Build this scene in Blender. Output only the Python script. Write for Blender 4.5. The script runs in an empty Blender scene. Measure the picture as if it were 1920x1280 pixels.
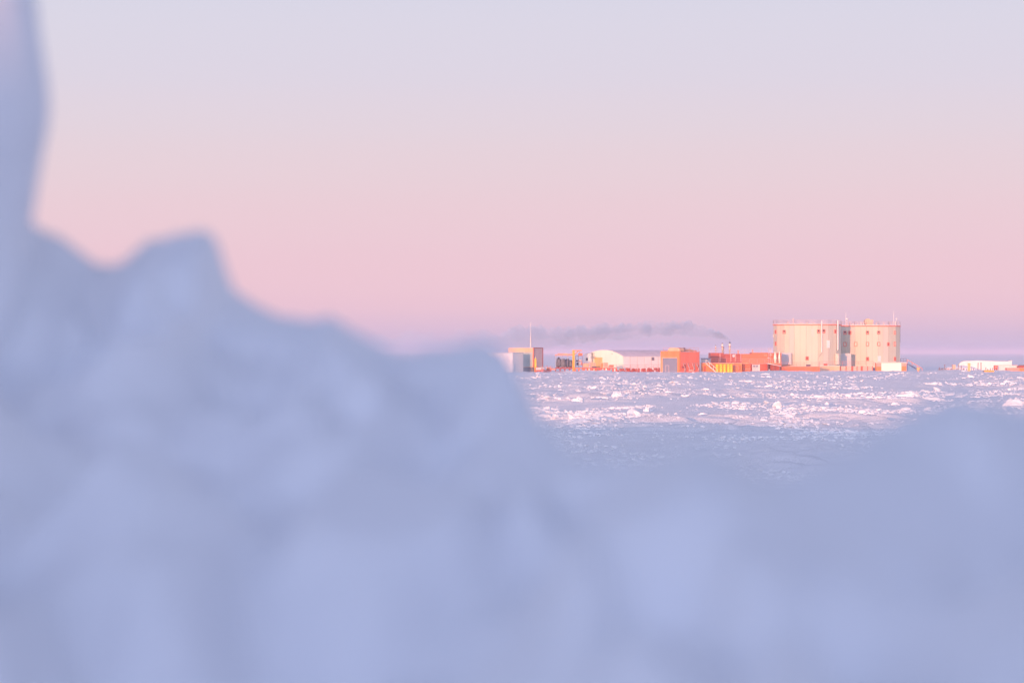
import bpy, math, random
import numpy as np

random.seed(7)
RNG = np.random.default_rng(11)
scene = bpy.context.scene
COL = scene.collection
F = 5333.33            # focal length in photo pixels (100 mm on 36 mm, 1920 wide)
CAMZ = 5.3
HOR = 661.0

def X(px, D): return (px - 960.0) * D / F
def Z(py, D): return CAMZ + (HOR - py) * D / F
def sm(a, b, t):
    t = np.clip((t - a) / (b - a), 0, 1)
    return t * t * (3 - 2 * t)

# ------------------------------------------------------------------ noise
_P = np.random.default_rng(3).permutation(4096)
_A = np.random.default_rng(5).random(4096) * 2 * math.pi
_GX, _GY = np.cos(_A), np.sin(_A)
def perlin(x, y, seed=0):
    x = np.asarray(x, float) + seed * 17.31
    y = np.asarray(y, float) + seed * 9.77
    xi = np.floor(x).astype(int); yi = np.floor(y).astype(int)
    xf = x - xi; yf = y - yi
    u = xf**3 * (xf * (xf * 6 - 15) + 10); v = yf**3 * (yf * (yf * 6 - 15) + 10)
    def g(ix, iy, dx, dy):
        h = _P[(ix + _P[iy & 4095]) & 4095]
        return _GX[h] * dx + _GY[h] * dy
    a = g(xi, yi, xf, yf); b = g(xi + 1, yi, xf - 1, yf)
    c = g(xi, yi + 1, xf, yf - 1); d = g(xi + 1, yi + 1, xf - 1, yf - 1)
    return ((a + u * (b - a)) * (1 - v) + (c + u * (d - c)) * v) * 1.5
def fbm(x, y, o=4, seed=0):
    s = 0; a = 1; f = 1
    for i in range(o):
        s = s + a * perlin(x * f, y * f, seed + i * 3); a *= .5; f *= 2.03
    return s

# ------------------------------------------------------------------ materials
def lin(c):
    return tuple(((v / 255) / 12.92 if v / 255 <= .04045 else ((v / 255 + .055) / 1.055) ** 2.4) for v in c)
def new_mat(name):
    m = bpy.data.materials.new(name); m.use_nodes = True
    nt = m.node_tree; b = nt.nodes['Principled BSDF']
    return m, nt, b
def paint(name, col, rough=.55, var=.12, scale=.6, metal=0, dust=0.0):
    """painted sheet metal / cloth, slightly uneven and weather-worn"""
    m, nt, b = new_mat(name)
    tc = nt.nodes.new('ShaderNodeTexCoord'); mp = nt.nodes.new('ShaderNodeMapping')
    mp.inputs['Scale'].default_value = (1, 1, .35)
    nz = nt.nodes.new('ShaderNodeTexNoise'); nz.inputs['Scale'].default_value = scale; nz.inputs['Detail'].default_value = 6
    rp = nt.nodes.new('ShaderNodeValToRGB')
    rp.color_ramp.elements[0].position = .3; rp.color_ramp.elements[1].position = .72
    rp.color_ramp.elements[0].color = tuple(max(0, c * (1 - var)) for c in col) + (1,)
    rp.color_ramp.elements[1].color = tuple(min(1, c * (1 + var * .6)) for c in col) + (1,)
    nt.links.new(tc.outputs['Object'], mp.inputs[0]); nt.links.new(mp.outputs[0], nz.inputs['Vector'])
    nt.links.new(nz.outputs['Fac'], rp.inputs[0]); nt.links.new(rp.outputs[0], b.inputs['Base Color'])
    b.inputs['Roughness'].default_value = rough; b.inputs['Metallic'].default_value = metal
    b.inputs['Specular IOR Level'].default_value = .25
    return m
def snow_mat(name, scale, bump, dist, col=(.86, .875, .915), micro=0, mscale=9):
    m, nt, b = new_mat(name)
    tc = nt.nodes.new('ShaderNodeTexCoord')
    nz = nt.nodes.new('ShaderNodeTexNoise'); nz.inputs['Scale'].default_value = scale; nz.inputs['Detail'].default_value = 5
    nt.links.new(tc.outputs['Object'], nz.inputs['Vector'])
    bp = nt.nodes.new('ShaderNodeBump'); bp.inputs['Strength'].default_value = bump; bp.inputs['Distance'].default_value = dist
    nt.links.new(nz.outputs['Fac'], bp.inputs['Height'])
    if micro:                                   # hand-sized roughness of the wind-carved crust
        n2 = nt.nodes.new('ShaderNodeTexNoise'); n2.inputs['Scale'].default_value = mscale; n2.inputs['Detail'].default_value = 2
        sb = nt.nodes.new('ShaderNodeVectorMath'); sb.operation = 'SUBTRACT'; sb.inputs[1].default_value = (.5, .5, .5)
        sc_ = nt.nodes.new('ShaderNodeVectorMath'); sc_.operation = 'SCALE'; sc_.inputs['Scale'].default_value = micro
        ad = nt.nodes.new('ShaderNodeVectorMath'); ad.operation = 'ADD'
        nm = nt.nodes.new('ShaderNodeVectorMath'); nm.operation = 'NORMALIZE'
        nt.links.new(tc.outputs['Object'], n2.inputs['Vector']); nt.links.new(n2.outputs['Color'], sb.inputs[0]); nt.links.new(sb.outputs[0], sc_.inputs[0])
        nt.links.new(sc_.outputs[0], ad.inputs[0]); nt.links.new(bp.outputs[0], ad.inputs[1]); nt.links.new(ad.outputs[0], nm.inputs[0])
        nt.links.new(nm.outputs[0], b.inputs['Normal'])
    else: nt.links.new(bp.outputs[0], b.inputs['Normal'])
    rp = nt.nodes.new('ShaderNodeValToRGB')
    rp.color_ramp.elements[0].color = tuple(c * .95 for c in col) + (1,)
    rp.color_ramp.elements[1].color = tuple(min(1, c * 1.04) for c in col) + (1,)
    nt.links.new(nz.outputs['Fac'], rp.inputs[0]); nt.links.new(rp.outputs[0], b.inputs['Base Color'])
    b.inputs['Roughness'].default_value = .7; b.inputs['Specular IOR Level'].default_value = .15
    return m
M = dict(
    snow=snow_mat('wind_packed_snow', 1.3, .25, .05, micro=3.3, mscale=28, col=(.9, .885, .915)),
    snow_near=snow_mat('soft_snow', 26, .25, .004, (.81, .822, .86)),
    snow_lump=snow_mat('snow_crust', 6, .3, .02, (.945, .93, .94)),
    orange=paint('orange_container_paint', (.88, .2, .105), .5),
    orange2=paint('light_orange_paint', (.88, .27, .1), .5),
    red=paint('red_paint', (.76, .14, .1), .5),
    darkred=paint('dark_red_and_shade', (.44, .1, .085), .55),  # dark red paint; also colours in the shade on the hall and shed
    coral=paint('faded_coral_paint', (.82, .36, .29), .6),
    peach=paint('faded_peach_paint', (.84, .5, .33), .6),
    white=paint('white_panel', (.84, .78, .75), .5, .06),
    palepink=paint('pale_pink_paint', (.85, .52, .43), .6),
    wall=paint('tower_panel', (.68, .62, .49), .5, .05, .35),
    wall2=paint('tower_panel_pale', (.7, .62, .53), .5, .05, .35),
    seam=paint('panel_joint', (.54, .47, .39), .6),
    coralorange=paint('sunlit_side_orange', (.92, .25, .17), .5),  # garage side only; sunlight put into a lighter orange
    cream=paint('cream_canvas', (.92, .88, .73), .7, .05),
    pinkwhite=paint('weathered_white_sheet', (.9, .79, .75), .6, .05),
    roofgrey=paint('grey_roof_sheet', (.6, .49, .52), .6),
    mauveroof=paint('pale_mauve_roof', (.78, .63, .66), .6),
    trimred=paint('faded_red_trim', (.8, .25, .19), .55),
    green=paint('grey_green_shade', (.4, .46, .46), .6),  # tone of the shadow on the raised container's side
    grey=paint('slate_grey_door', (.24, .26, .36), .5, .08),
    palegrey=paint('pale_grey_sheet', (.6, .6, .63), .5),
    dark=paint('dark_tarpaulin', (.07, .09, .15), .6, .3),
    bundle=paint('grey_bundle_wrap', (.18, .19, .23), .7, .5, 2.5),
    yellow=paint('yellow_gloss_paint', (1, .62, .06), .3),
    amber=paint('amber_paint', (.92, .42, .05), .45),
    wood=paint('bare_plywood', (.8, .52, .22), .6),
    bamboo=paint('weathered_pole', (.28, .17, .16), .7),
    steel=paint('galvanised_steel', (.95, .9, .72), .3, .06, 1, .25),
    rail=paint('red_primed_rail', (.74, .3, .26), .5),
    railpale=paint('pale_rail', (.72, .55, .52), .5),
    darkmetal=paint('dark_metal', (.2, .18, .22), .5),
    glass=paint('dark_glass', (.1, .06, .07), .15, .1),
    blind=paint('closed_blind', (.78, .7, .58), .7),
)

# ------------------------------------------------------------------ mesh builder
class Frame:
    """local axes: u to the right along the front face, v into depth, z up"""
    def __init__(s, x, y, z=0, a=0):
        s.o = (x, y, z); a = math.radians(a)
        s.u = (math.cos(a), -math.sin(a)); s.v = (math.sin(a), math.cos(a))
    def p(s, u, v, z):
        return (s.o[0] + u * s.u[0] + v * s.v[0], s.o[1] + u * s.u[1] + v * s.v[1], s.o[2] + z)
W = Frame(0, 0, 0, 0)
ORG = {}
class MB:
    def __init__(s): s.v = []; s.f = []; s.sm = []; s.pieces = []
    def add(s, vs, fs, smooth=False):
        n = len(s.v); s.pieces.append((n, n + len(vs), len(s.f), len(s.f) + len(fs))); s.v += vs; s.f += [tuple(i + n for i in f) for f in fs]; s.sm += [smooth] * len(fs)
    def box(s, fr, u0, u1, v0, v1, z0, z1):
        c = [fr.p(u, v, z) for z in (z0, z1) for v in (v0, v1) for u in (u0, u1)]
        s.add(c, [(0, 2, 3, 1), (4, 5, 7, 6), (0, 1, 5, 4), (1, 3, 7, 5), (3, 2, 6, 7), (2, 0, 4, 6)]); return s
    def prism(s, fr, prof, v0, v1):
        """profile of (u, z), anticlockwise seen from the front, extruded in depth"""
        n = len(prof)
        s.add([fr.p(u, v0, z) for u, z in prof] + [fr.p(u, v1, z) for u, z in prof],
              [tuple(range(n)), tuple(range(2 * n - 1, n - 1, -1))] +
              [(i, i + n, (i + 1) % n + n, (i + 1) % n) for i in range(n)]); return s
    def tube(s, pts, r, n=8, rs=None):
        pts = [np.array(p, float) for p in pts]; vs = []; fs = []
        for i, p in enumerate(pts):
            d = pts[min(i + 1, len(pts) - 1)] - pts[max(i - 1, 0)]; d /= np.linalg.norm(d)
            a = np.array((0, 0, 1.)) if abs(d[2]) < .9 else np.array((1., 0, 0))
            e = np.cross(d, a); e /= np.linalg.norm(e); g = np.cross(d, e)
            rr = rs[i] if rs else r
            for k in range(n):
                t = 2 * math.pi * k / n
                vs.append(tuple(p + rr * (math.cos(t) * e + math.sin(t) * g)))
        for i in range(len(pts) - 1):
            for k in range(n):
                fs.append((i * n + k, i * n + (k + 1) % n, (i + 1) * n + (k + 1) % n, (i + 1) * n + k))
        m = len(vs); s.add(vs + vs[:n] + vs[-n:], fs + [tuple(range(m + n - 1, m - 1, -1)), tuple(range(m + n, m + 2 * n))], n > 5)
        s.sm[-1] = s.sm[-2] = False; return s
    def build(s, name, mat, parent=None):
        me = bpy.data.meshes.new(name)
        o0 = ORG.get(parent.name, (0, 0, 0)) if parent else (0, 0, 0)
        me.from_pydata([(a - o0[0], b - o0[1], c - o0[2]) for a, b, c in s.v], [], s.f)
        me.polygons.foreach_set('use_smooth', s.sm); me.update()
        me.materials.append(M[mat] if isinstance(mat, str) else mat)
        o = bpy.data.objects.new(name, me); COL.objects.link(o)
        if parent: o.parent = parent; ORG[o.name] = o0
        return o
    def build_each(s, name, mat, parent=None):
        """one object for every shape added"""
        out = []
        for v0, v1, f0, f1 in s.pieces:
            m = MB(); m.add(s.v[v0:v1], [tuple(i - v0 for i in f) for f in s.f[f0:f1]]); m.sm = s.sm[f0:f1]
            out.append(m.build(name, mat, parent))
        return out
def np_mesh(name, v, f, mat, smooth=True):
    me = bpy.data.meshes.new(name)
    k = f.shape[1]
    me.vertices.add(len(v)); me.vertices.foreach_set('co', v.astype(np.float32).ravel())
    me.loops.add(f.size); me.loops.foreach_set('vertex_index', f.astype(np.int32).ravel())
    me.polygons.add(len(f)); me.polygons.foreach_set('loop_start', np.arange(0, f.size, k, dtype=np.int32))
    me.polygons.foreach_set('use_smooth', np.full(len(f), smooth)); me.update(calc_edges=True)
    me.materials.append(M[mat]); o = bpy.data.objects.new(name, me); COL.objects.link(o); return o
def grid_faces(nr, nc):
    i = (np.arange(nr - 1)[:, None] * nc + np.arange(nc - 1)[None, :]).ravel()
    return np.stack([i, i + 1, i + nc + 1, i + nc], 1)
def tag(o, label, cat, group=None, kind=None):
    o['label'] = label
    if cat: o['category'] = cat
    if group: o['group'] = group
    if kind: o['kind'] = kind
    return o
def thing(name, label, cat, loc, group=None):
    o = bpy.data.objects.new(name, None); COL.objects.link(o); o.location = loc
    o.empty_display_size = .2; ORG[o.name] = tuple(loc)
    return tag(o, label, cat, group)
def copy_thing(root, loc, label, rotz=0):
    c = root.copy(); COL.objects.link(c); c.location = loc; c.rotation_euler.z = rotz; c['label'] = label
    for ch in list(root.children):
        d = ch.copy(); COL.objects.link(d); d.parent = c
        for g in list(ch.children):
            e = g.copy(); COL.objects.link(e); e.parent = d
    return c

# ------------------------------------------------------------------ camera
cam = bpy.data.cameras.new('camera'); co = bpy.data.objects.new('camera', cam); COL.objects.link(co)
co.location = (0, 0, CAMZ); co.rotation_euler = (math.radians(90) + math.atan((HOR - 640) / F), 0, 0)
cam.lens = 100; cam.sensor_width = 36; cam.clip_start = .02; cam.clip_end = 100000
cam.dof.use_dof = True; cam.dof.focus_distance = 640; cam.dof.aperture_fstop = 5.2
scene.camera = co

# ------------------------------------------------------------------ light
SUN_AZ = 17.0      # the sun stands low behind the camera, 17 degrees to its left
SUN_EL = 3.4
sd = bpy.data.lights.new('sun', 'SUN'); so = bpy.data.objects.new('sun', sd); COL.objects.link(so)
sd.energy = 4.2; sd.angle = math.radians(.5); sd.color = (1, .42, .2)
a, e = math.radians(SUN_AZ), math.radians(SUN_EL)
from mathutils import Vector
so.rotation_euler = Vector((math.sin(a) * math.cos(e), math.cos(a) * math.cos(e), -math.sin(e))).to_track_quat('-Z', 'Y').to_euler()
so.location = (-60, -200, 40)

wd = bpy.data.worlds.new('World'); scene.world = wd; wd.use_nodes = True
nt = wd.node_tree; bg = nt.nodes['Background']
sky = nt.nodes.new('ShaderNodeTexSky'); sky.sky_type = 'NISHITA'; sky.sun_disc = False
sky.sun_elevation = math.radians(SUN_EL); sky.sun_rotation = math.radians(180 + SUN_AZ); sky.altitude = 3200
sky.ozone_density = 2.0; sky.dust_density = .3
SKY_STRENGTH = .15
tc = nt.nodes.new('ShaderNodeTexCoord'); sp = nt.nodes.new('ShaderNodeSeparateXYZ')
nt.links.new(tc.outputs['Generated'], sp.inputs[0])
mr = nt.nodes.new('ShaderNodeMapRange'); mr.inputs['From Min'].default_value = 0; mr.inputs['From Max'].default_value = .26
nt.links.new(sp.outputs['Z'], mr.inputs['Value'])
rp = nt.nodes.new('ShaderNodeValToRGB'); cr = rp.color_ramp; cr.interpolation = 'CARDINAL'
stops = [(0, (180, 173, 210)), (7, (184, 175, 211)), (20, (200, 183, 212)), (42, (217, 189, 212)), (72, (231, 195, 211)),
         (110, (237, 199, 211)), (200, (237, 203, 213)), (300, (234, 208, 216)), (400, (229, 212, 221)), (500, (223, 214, 227)),
         (661, (217, 215, 231)), (950, (204, 210, 233)), (1380, (178, 195, 231))]
while len(cr.elements) < len(stops): cr.elements.new(.5)
for el, (px, c) in zip(cr.elements, stops):
    el.position = px / F / .26; el.color = lin(c) + (1,)
nt.links.new(mr.outputs[0], rp.inputs[0])
tint = nt.nodes.new('ShaderNodeMix'); tint.data_type = 'RGBA'; tint.blend_type = 'MULTIPLY'; tint.inputs['Factor'].default_value = 1
SKY_TINT = (10.9, 5.3, 4.05, 1)
tint.inputs['B'].default_value = SKY_TINT
nt.links.new(sky.outputs[0], tint.inputs['A'])
m2 = nt.nodes.new('ShaderNodeMapRange'); m2.interpolation_type = 'SMOOTHSTEP'
m2.inputs['From Min'].default_value = .16; m2.inputs['From Max'].default_value = .42
nt.links.new(sp.outputs['Z'], m2.inputs['Value'])
# the sunward half of the sky keeps its own low glow instead of the pink belt opposite the sun
dt = nt.nodes.new('ShaderNodeVectorMath'); dt.operation = 'DOT_PRODUCT'; dt.inputs[1].default_value = (-math.sin(a), -math.cos(a), 0)
nt.links.new(tc.outputs['Generated'], dt.inputs[0])
m4 = nt.nodes.new('ShaderNodeMapRange'); m4.interpolation_type = 'SMOOTHSTEP'; m4.inputs['From Min'].default_value = .1; m4.inputs['From Max'].default_value = .8
nt.links.new(dt.outputs['Value'], m4.inputs['Value'])
SUNSIDE_TINT = (9.2, 5.2, 4.5, 1)
tt = nt.nodes.new('ShaderNodeMix'); tt.data_type = 'RGBA'; tt.inputs['A'].default_value = SKY_TINT; tt.inputs['B'].default_value = SUNSIDE_TINT
nt.links.new(m4.outputs[0], tt.inputs['Factor']); nt.links.new(tt.outputs['Result'], tint.inputs['B'])
mm = nt.nodes.new('ShaderNodeMath'); mm.operation = 'MAXIMUM'; nt.links.new(m2.outputs[0], mm.inputs[0]); nt.links.new(m4.outputs[0], mm.inputs[1])
mx = nt.nodes.new('ShaderNodeMix'); mx.data_type = 'RGBA'
nt.links.new(mm.outputs[0], mx.inputs['Factor']); up = nt.nodes.new('ShaderNodeVectorMath'); up.operation = 'SCALE'; up.inputs['Scale'].default_value = 1 / SKY_STRENGTH
nt.links.new(rp.outputs[0], up.inputs[0]); nt.links.new(up.outputs[0], mx.inputs['A']); nt.links.new(tint.outputs['Result'], mx.inputs['B'])
nt.links.new(mx.outputs['Result'], bg.inputs['Color']); bg.inputs['Strength'].default_value = SKY_STRENGTH
vs = scene.view_settings; vs.view_transform = 'Standard'; vs.look = 'None'; vs.exposure = 0; vs.gamma = 1

# ------------------------------------------------------------------ ground
RIDGE = 6.36          # unseen snow bank behind the camera, its flanks raised to shade the near plain
RIDGE_HI = 15.2
def base_h(x, y):
    plate = 4.35 * (1 - sm(6, 95, y)) * (1 - sm(60, 190, np.abs(x)))
    hi = np.clip(1 - sm(-30, -7, x) + sm(6, 26, x), 0, 1)
    crest = -11 - 29 * hi
    top = RIDGE + (RIDGE_HI - RIDGE) * hi + (.05 + .3 * hi) * fbm(x / 6.0, y * 0 + 2.2, 3, 40)
    bank = (top - 4.35) * sm(0, 1, (-6.2 - y) / (-6.2 - crest)) * (1 - sm(0, 1, (crest - 2 - y) / (18 + 24 * hi)))
    bank = bank * (1 - sm(100, 180, np.abs(x)))
    plate = plate * (1 - sm(-50, -160, y))
    return plate + bank
def relief(x, y):
    """wind-carved sastrugi: long streaks with steep upwind lips"""
    wx = x + .8 * perlin(x / 9, y / 9, 60) * 3; wy = y + 2.5 * perlin(x / 14, y / 14, 61)
    patch = sm(-.25, .45, fbm(x / 38, y / 52, 3, 20))
    big = .42 * fbm(x / 34, y / 46, 3, 1) + .2 * fbm(x / 11, y / 15, 2, 7)
    a = perlin(wx / 6.5, wy / 2.6, 2); b = perlin(wx / 2.9, wy / 1.15, 4)
    r1 = sm(.05, .34, a + .3 * b) * (.6 + .8 * np.clip(fbm(x / 11, y / 11, 2, 9) + .4, 0, 1))
    r2 = sm(.1, .4, b)
    fine = .009 * fbm(x / .9, y / .55, 2, 12)
    near = 1 - .4 * sm(690, 770, y)
    return (big + (.06 + .24 * patch) * r1 + (.02 + .09 * patch) * r2 + fine * (.5 + patch)) * near
def relief_amp(y): return sm(96, 118, y) * (1 - .25 * sm(800, 900, y)) * (1 - .8 * sm(2000, 2400, y))

ys = np.concatenate([np.linspace(-420, -92, 22), np.linspace(-90, -4, 130), np.linspace(-3.5, 110, 60), np.arange(111, 300, .36),
                     np.arange(300, 500, .62), np.arange(500, 830, 1.0), np.arange(831, 2300, 4.5), np.geomspace(2310, 45000, 50)])
ud = np.linspace(-.26, .26, 760)
uo = np.geomspace(.268, 45, 34)
us = np.concatenate([-uo[::-1], ud, uo])
sc = np.maximum(ys, 60.0)
GX = us[None, :] * sc[:, None]; GY = np.repeat(ys[:, None], len(us), 1)
amp = relief_amp(GY)
GZ = base_h(GX, GY) + amp * relief(GX, GY)
# drifted snow banked around the station
def drifts(x, y):
    d = .35 * np.exp(-((x - X(1790, 775)) / 26) ** 2 - ((y - 742) / 30) ** 2)
    n = .55 + .8 * perlin(x / 3.1, y / 5, 44) + .35 * perlin(x / 1.3, y / 3, 45)
    d = d + .42 * np.clip(n, 0, 1.3) * np.exp(-((y - 764.5) / 2.6) ** 2) * sm(X(940, 765), X(985, 765), x) * (1 - sm(X(1150, 765), X(1215, 765), x))
    m = np.clip(perlin(x / 5.2, y / 7, 46) * 1.3, 0, 1)
    d = d + .5 * m * np.exp(-((y - 743) / 2.4) ** 2) * sm(X(1215, 745), X(1260, 745), x)
    d = d + .5 * np.clip(.2 + perlin(x / 6, y / 6, 47), 0, 1) * np.exp(-((y - 716) / 4) ** 2) * sm(X(1740, 716), X(1800, 716), x)
    return d
GZ += drifts(GX, GY)
g = np_mesh('ground', np.stack([GX.ravel(), GY.ravel(), GZ.ravel()], 1), grid_faces(len(ys), len(us)), 'snow')
tag(g, 'wind-packed snow plain running to the far horizon', 'snow plain', kind='structure')
def gz(x, y):
    x = np.atleast_1d(np.asarray(x, float)); y = np.atleast_1d(np.asarray(y, float))
    return base_h(x, y) + relief_amp(y) * relief(x, y) + drifts(x, y)

# ------------------------------------------------------------------ icosphere base
import bmesh
def ico(sub):
    bm = bmesh.new(); bmesh.ops.create_icosphere(bm, subdivisions=sub, radius=1)
    v = np.array([w.co[:] for w in bm.verts]); f = np.array([[w.index for w in p.verts] for p in bm.faces]); bm.free(); return v, f

# scattered broken crust: one uncountable mass
def chop(sub, k):
    v, f = ico(sub); r = np.random.default_rng(100 + k); n = r.normal(size=(7, 3)); n /= np.linalg.norm(n, axis=1)[:, None]
    d = r.uniform(.45, .85, 7)
    for q in range(7):                               # chop flat facets: broken slabs of crust
        t = v @ n[q] - d[q]; v = v - np.clip(t, 0, None)[:, None] * n[q]
    return v, f
def scatter(N, ymin, ymax, smin, smax, thr, seed, sub, pw):
    r = np.random.default_rng(seed); VS = []; FS = []; n = 0
    py = r.uniform(ymin, ymax, N); D = CAMZ * F / (py - HOR); x = r.uniform(-.27, .27, N) * D
    dens = fbm(x / 15 + 5, D / 46, 3, 27) + .8 * perlin(x / 6, D / 13, 33)
    keep = dens > thr + .3 * (1 - sm(210, 330, D)) * (ymax < 850) + r.normal(0, .13, N); x, D = x[keep], D[keep]
    z = gz(x, D); s = smin * (smax / smin) ** (r.random(len(x)) ** pw) * (.75 + .6 * D / 500); which = r.integers(10, size=len(x))
    for k in range(10):
        v, f = chop(sub, k); m = which == k; c = m.sum()
        sx, sy, sz = r.uniform(.9, 2.4, c) * s[m], r.uniform(.7, 1.3, c) * s[m], r.uniform(.25, .7, c) * s[m]
        t = r.uniform(0, 6.28, c); tl = r.normal(0, .25, c)
        vx = v[None, :, 0] * sx[:, None]; vy = v[None, :, 1] * sy[:, None]; vz = v[None, :, 2] * sz[:, None] + vx * tl[:, None]
        C_, S_ = np.cos(t)[:, None], np.sin(t)[:, None]
        w = np.stack([x[m][:, None] + C_ * vx - S_ * vy, D[m][:, None] + S_ * vx + C_ * vy, (z[m] + s[m] * .05)[:, None] + vz], 2)
        VS.append(w.reshape(-1, 3)); FS.append((f[None] + (np.arange(c) * len(v))[:, None, None]).reshape(-1, 3) + n); n += c * len(v)
    return np.concatenate(VS), np.concatenate(FS)
parts = [scatter(25000, 699.5, 812, .12, .45, .2, 51, 2, 2.8), scatter(125000, 699.5, 812, .06, .2, .14, 53, 1, 1.6), scatter(10000, 699.5, 840, .06, .16, -.6, 54, 1, 1.6), scatter(24000, 790, 900, .06, .18, -.15, 52, 1, 1.6)]
n = 0; fl = []
for v_, f_ in parts: fl.append(f_ + n); n += len(v_)
rb = np_mesh('snow_rubble', np.concatenate([p[0] for p in parts]), np.concatenate(fl), 'snow_lump', False)
tag(rb, 'broken pieces of snow crust strewn over the plain', 'snow rubble', kind='stuff')

# the larger lumps one can point to
v3, f3 = ico(4)
LUMPS = [  # px, base py, width px, height px, label
    (1160, 749, 25, 13, 'large rounded snow lump on the plain in front of the arched cream tent'),
    (1083, 753, 24, 12, 'peaked snow lump with a notched top, left of the large rounded lump'),
    (1024, 761, 17, 8, 'low snow lump nearest the edge of the blurred snow mound'),
    (1212, 779, 13, 11, 'pointed snow lump standing alone below the garage door'),
    (1196, 800, 14, 11, 'upright tilted snow slab at the edge of the blue shade'),
    (1127, 709, 17, 9, 'small snow lump close to the tent and its red sleds'),
    (1316, 784, 22, 8, 'flat-topped snow lump below the yellow tanks'),
    (1551, 760, 9, 7, 'small white snow cone on the plain below the first round tower'),
    (1903, 763, 46, 16, 'wide wedge-shaped snow lump at the right edge above the blurred drift'),
    (1700, 744, 60, 9, 'long wind-carved snow ridge below the second round tower'),
    (1679, 758, 22, 8, 'short snow hump just below the long wind-carved ridge'),
    (1750, 749, 50, 6, 'thin snow ridge running right toward the blurred drift'),
    (1472, 774, 34, 7, 'low streaked snow hump below the orange container wall'),
]
for i, (px, py, w, h, lab) in enumerate(LUMPS):
    D = CAMZ * F / (py - HOR); r = np.random.default_rng(300 + i)
    hw = w * D / F / 2; hh = h * D / F
    v = v3.copy()
    n = r.normal(size=(9, 3)); n[:, 2] = np.abs(n[:, 2]); n /= np.linalg.norm(n, axis=1)[:, None]
    for q in range(9):
        t = v @ n[q] - r.uniform(.62, .92); v = v - np.clip(t, 0, None)[:, None] * n[q] * .85
    nn = perlin(v[:, 0] * 2.3 + i, v[:, 2] * 2.3 + v[:, 1] * 1.7, 70 + i) * .22 + perlin(v[:, 0] * 6 + i, v[:, 2] * 6 + v[:, 1] * 5, 90 + i) * .09
    v = v * (1 + nn)[:, None]
    v = v / np.array([np.abs(v[:, 0]).max(), np.abs(v[:, 1]).max(), v[:, 2].max()])
    skew = r.uniform(-.35, .35)
    v[:, 0] += skew * np.clip(v[:, 2], 0, 1)
    v = v * np.array([hw, max(hw * .55, hh * .8), hh])
    x = X(px, D); z0 = float(gz(x, D)[0])
    o = np_mesh('snow_lump', v, f3, 'snow_lump'); o.location = (x, D + hw * .4, z0 - hh * .04)
    tag(o, lab, 'snow lump', 'lumps of snow on the plain')

# ------------------------------------------------------------------ the near snow mound and the block on it
CP = np.array([(-700, 380, 2.4), (-400, 350, 2.4), (-200, 420, 2.4), (0, 408, 2.4), (60, 420, 2.4), (110, 452, 2.4), (150, 482, 2.4), (180, 505, 2.4), (212, 502, 2.4),
      (245, 480, 2.4), (280, 455, 2.4), (330, 441, 2.4), (375, 434, 2.4), (400, 440, 2.4), (416, 468, 2.38), (427, 515, 2.37), (445, 548, 2.36),
      (480, 570, 2.35), (520, 584, 2.33), (575, 603, 2.31), (622, 598, 2.3), (650, 620, 2.28), (700, 642, 2.25), (750, 649, 2.22), (800, 643, 2.2),
      (850, 636, 2.17), (900, 630, 2.14), (938, 636, 2.1), (961, 668, 2.05), (987, 722, 2.0), (1016, 780, 1.92), (1050, 826, 1.8), (1080, 858, 1.66),
      (1150, 876, 1.48), (1200, 886, 1.4), (1260, 874, 1.35), (1320, 856, 1.32), (1360, 854, 1.31), (1410, 874, 1.3), (1470, 894, 1.32), (1520, 878, 1.35),
      (1590, 846, 1.42), (1660, 808, 1.48), (1715, 764, 1.54), (1770, 728, 1.6), (1825, 736, 1.62), (1880, 762, 1.64), (1920, 758, 1.65), (2000, 730, 1.65),
      (2200, 690, 1.45), (2600, 720, 1.6), (3200, 700, 1.8), (4200, 720, 1.9), (6000, 720, 2.0)])
cx = X(CP[:, 0], CP[:, 2]); cz = Z(CP[:, 1], CP[:, 2])
cx = np.concatenate([[-3.0, -2.2, -1.5], cx]); cz = np.concatenate([[5.5, 5.45, 5.5], cz]); cy = np.concatenate([[2.6, 2.5, 2.4], CP[:, 2]])
mxs = np.concatenate([np.arange(-2.6, -.52, .02), np.arange(-.52, .32, .0035), np.arange(.32, 2.0, .02)])
mys = np.concatenate([np.arange(.30, 1.0, .02), np.arange(1.0, 2.6, .008), np.arange(2.6, 5.2, .05)])
xf = np.arange(-3.2, 2.6, .002)
zc_f = np.interp(xf, cx, cz); yc_f = np.interp(xf, cx, cy)
def blur(a, s):
    k = np.exp(-.5 * (np.arange(-int(4 * s), int(4 * s) + 1) / s) ** 2); k /= k.sum()
    return np.convolve(np.pad(a, len(k) // 2, 'edge'), k, 'valid')
zc_f = zc_f + .006 * fbm(xf / .055, xf * 0 + 1.3, 3, 260) * np.where(xf < .12, 1, .6)
yc_s = blur(yc_f, 20); zc1 = blur(zc_f, .7); zc2 = blur(zc_f, 40)
MX, MY = np.meshgrid(mxs, mys)
yc = np.interp(MX, xf, yc_s); z1 = np.interp(MX, xf, zc1); z2 = np.interp(MX, xf, zc2)
dy = yc - MY                                # > 0 toward the camera
t = sm(0, .55, dy)
dyc = np.clip(dy, 0, None)
zf = z1 * (1 - t) + z2 * t - .055 * dyc - .19 * dyc ** 2 / (1 + .45 * dyc)
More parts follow.
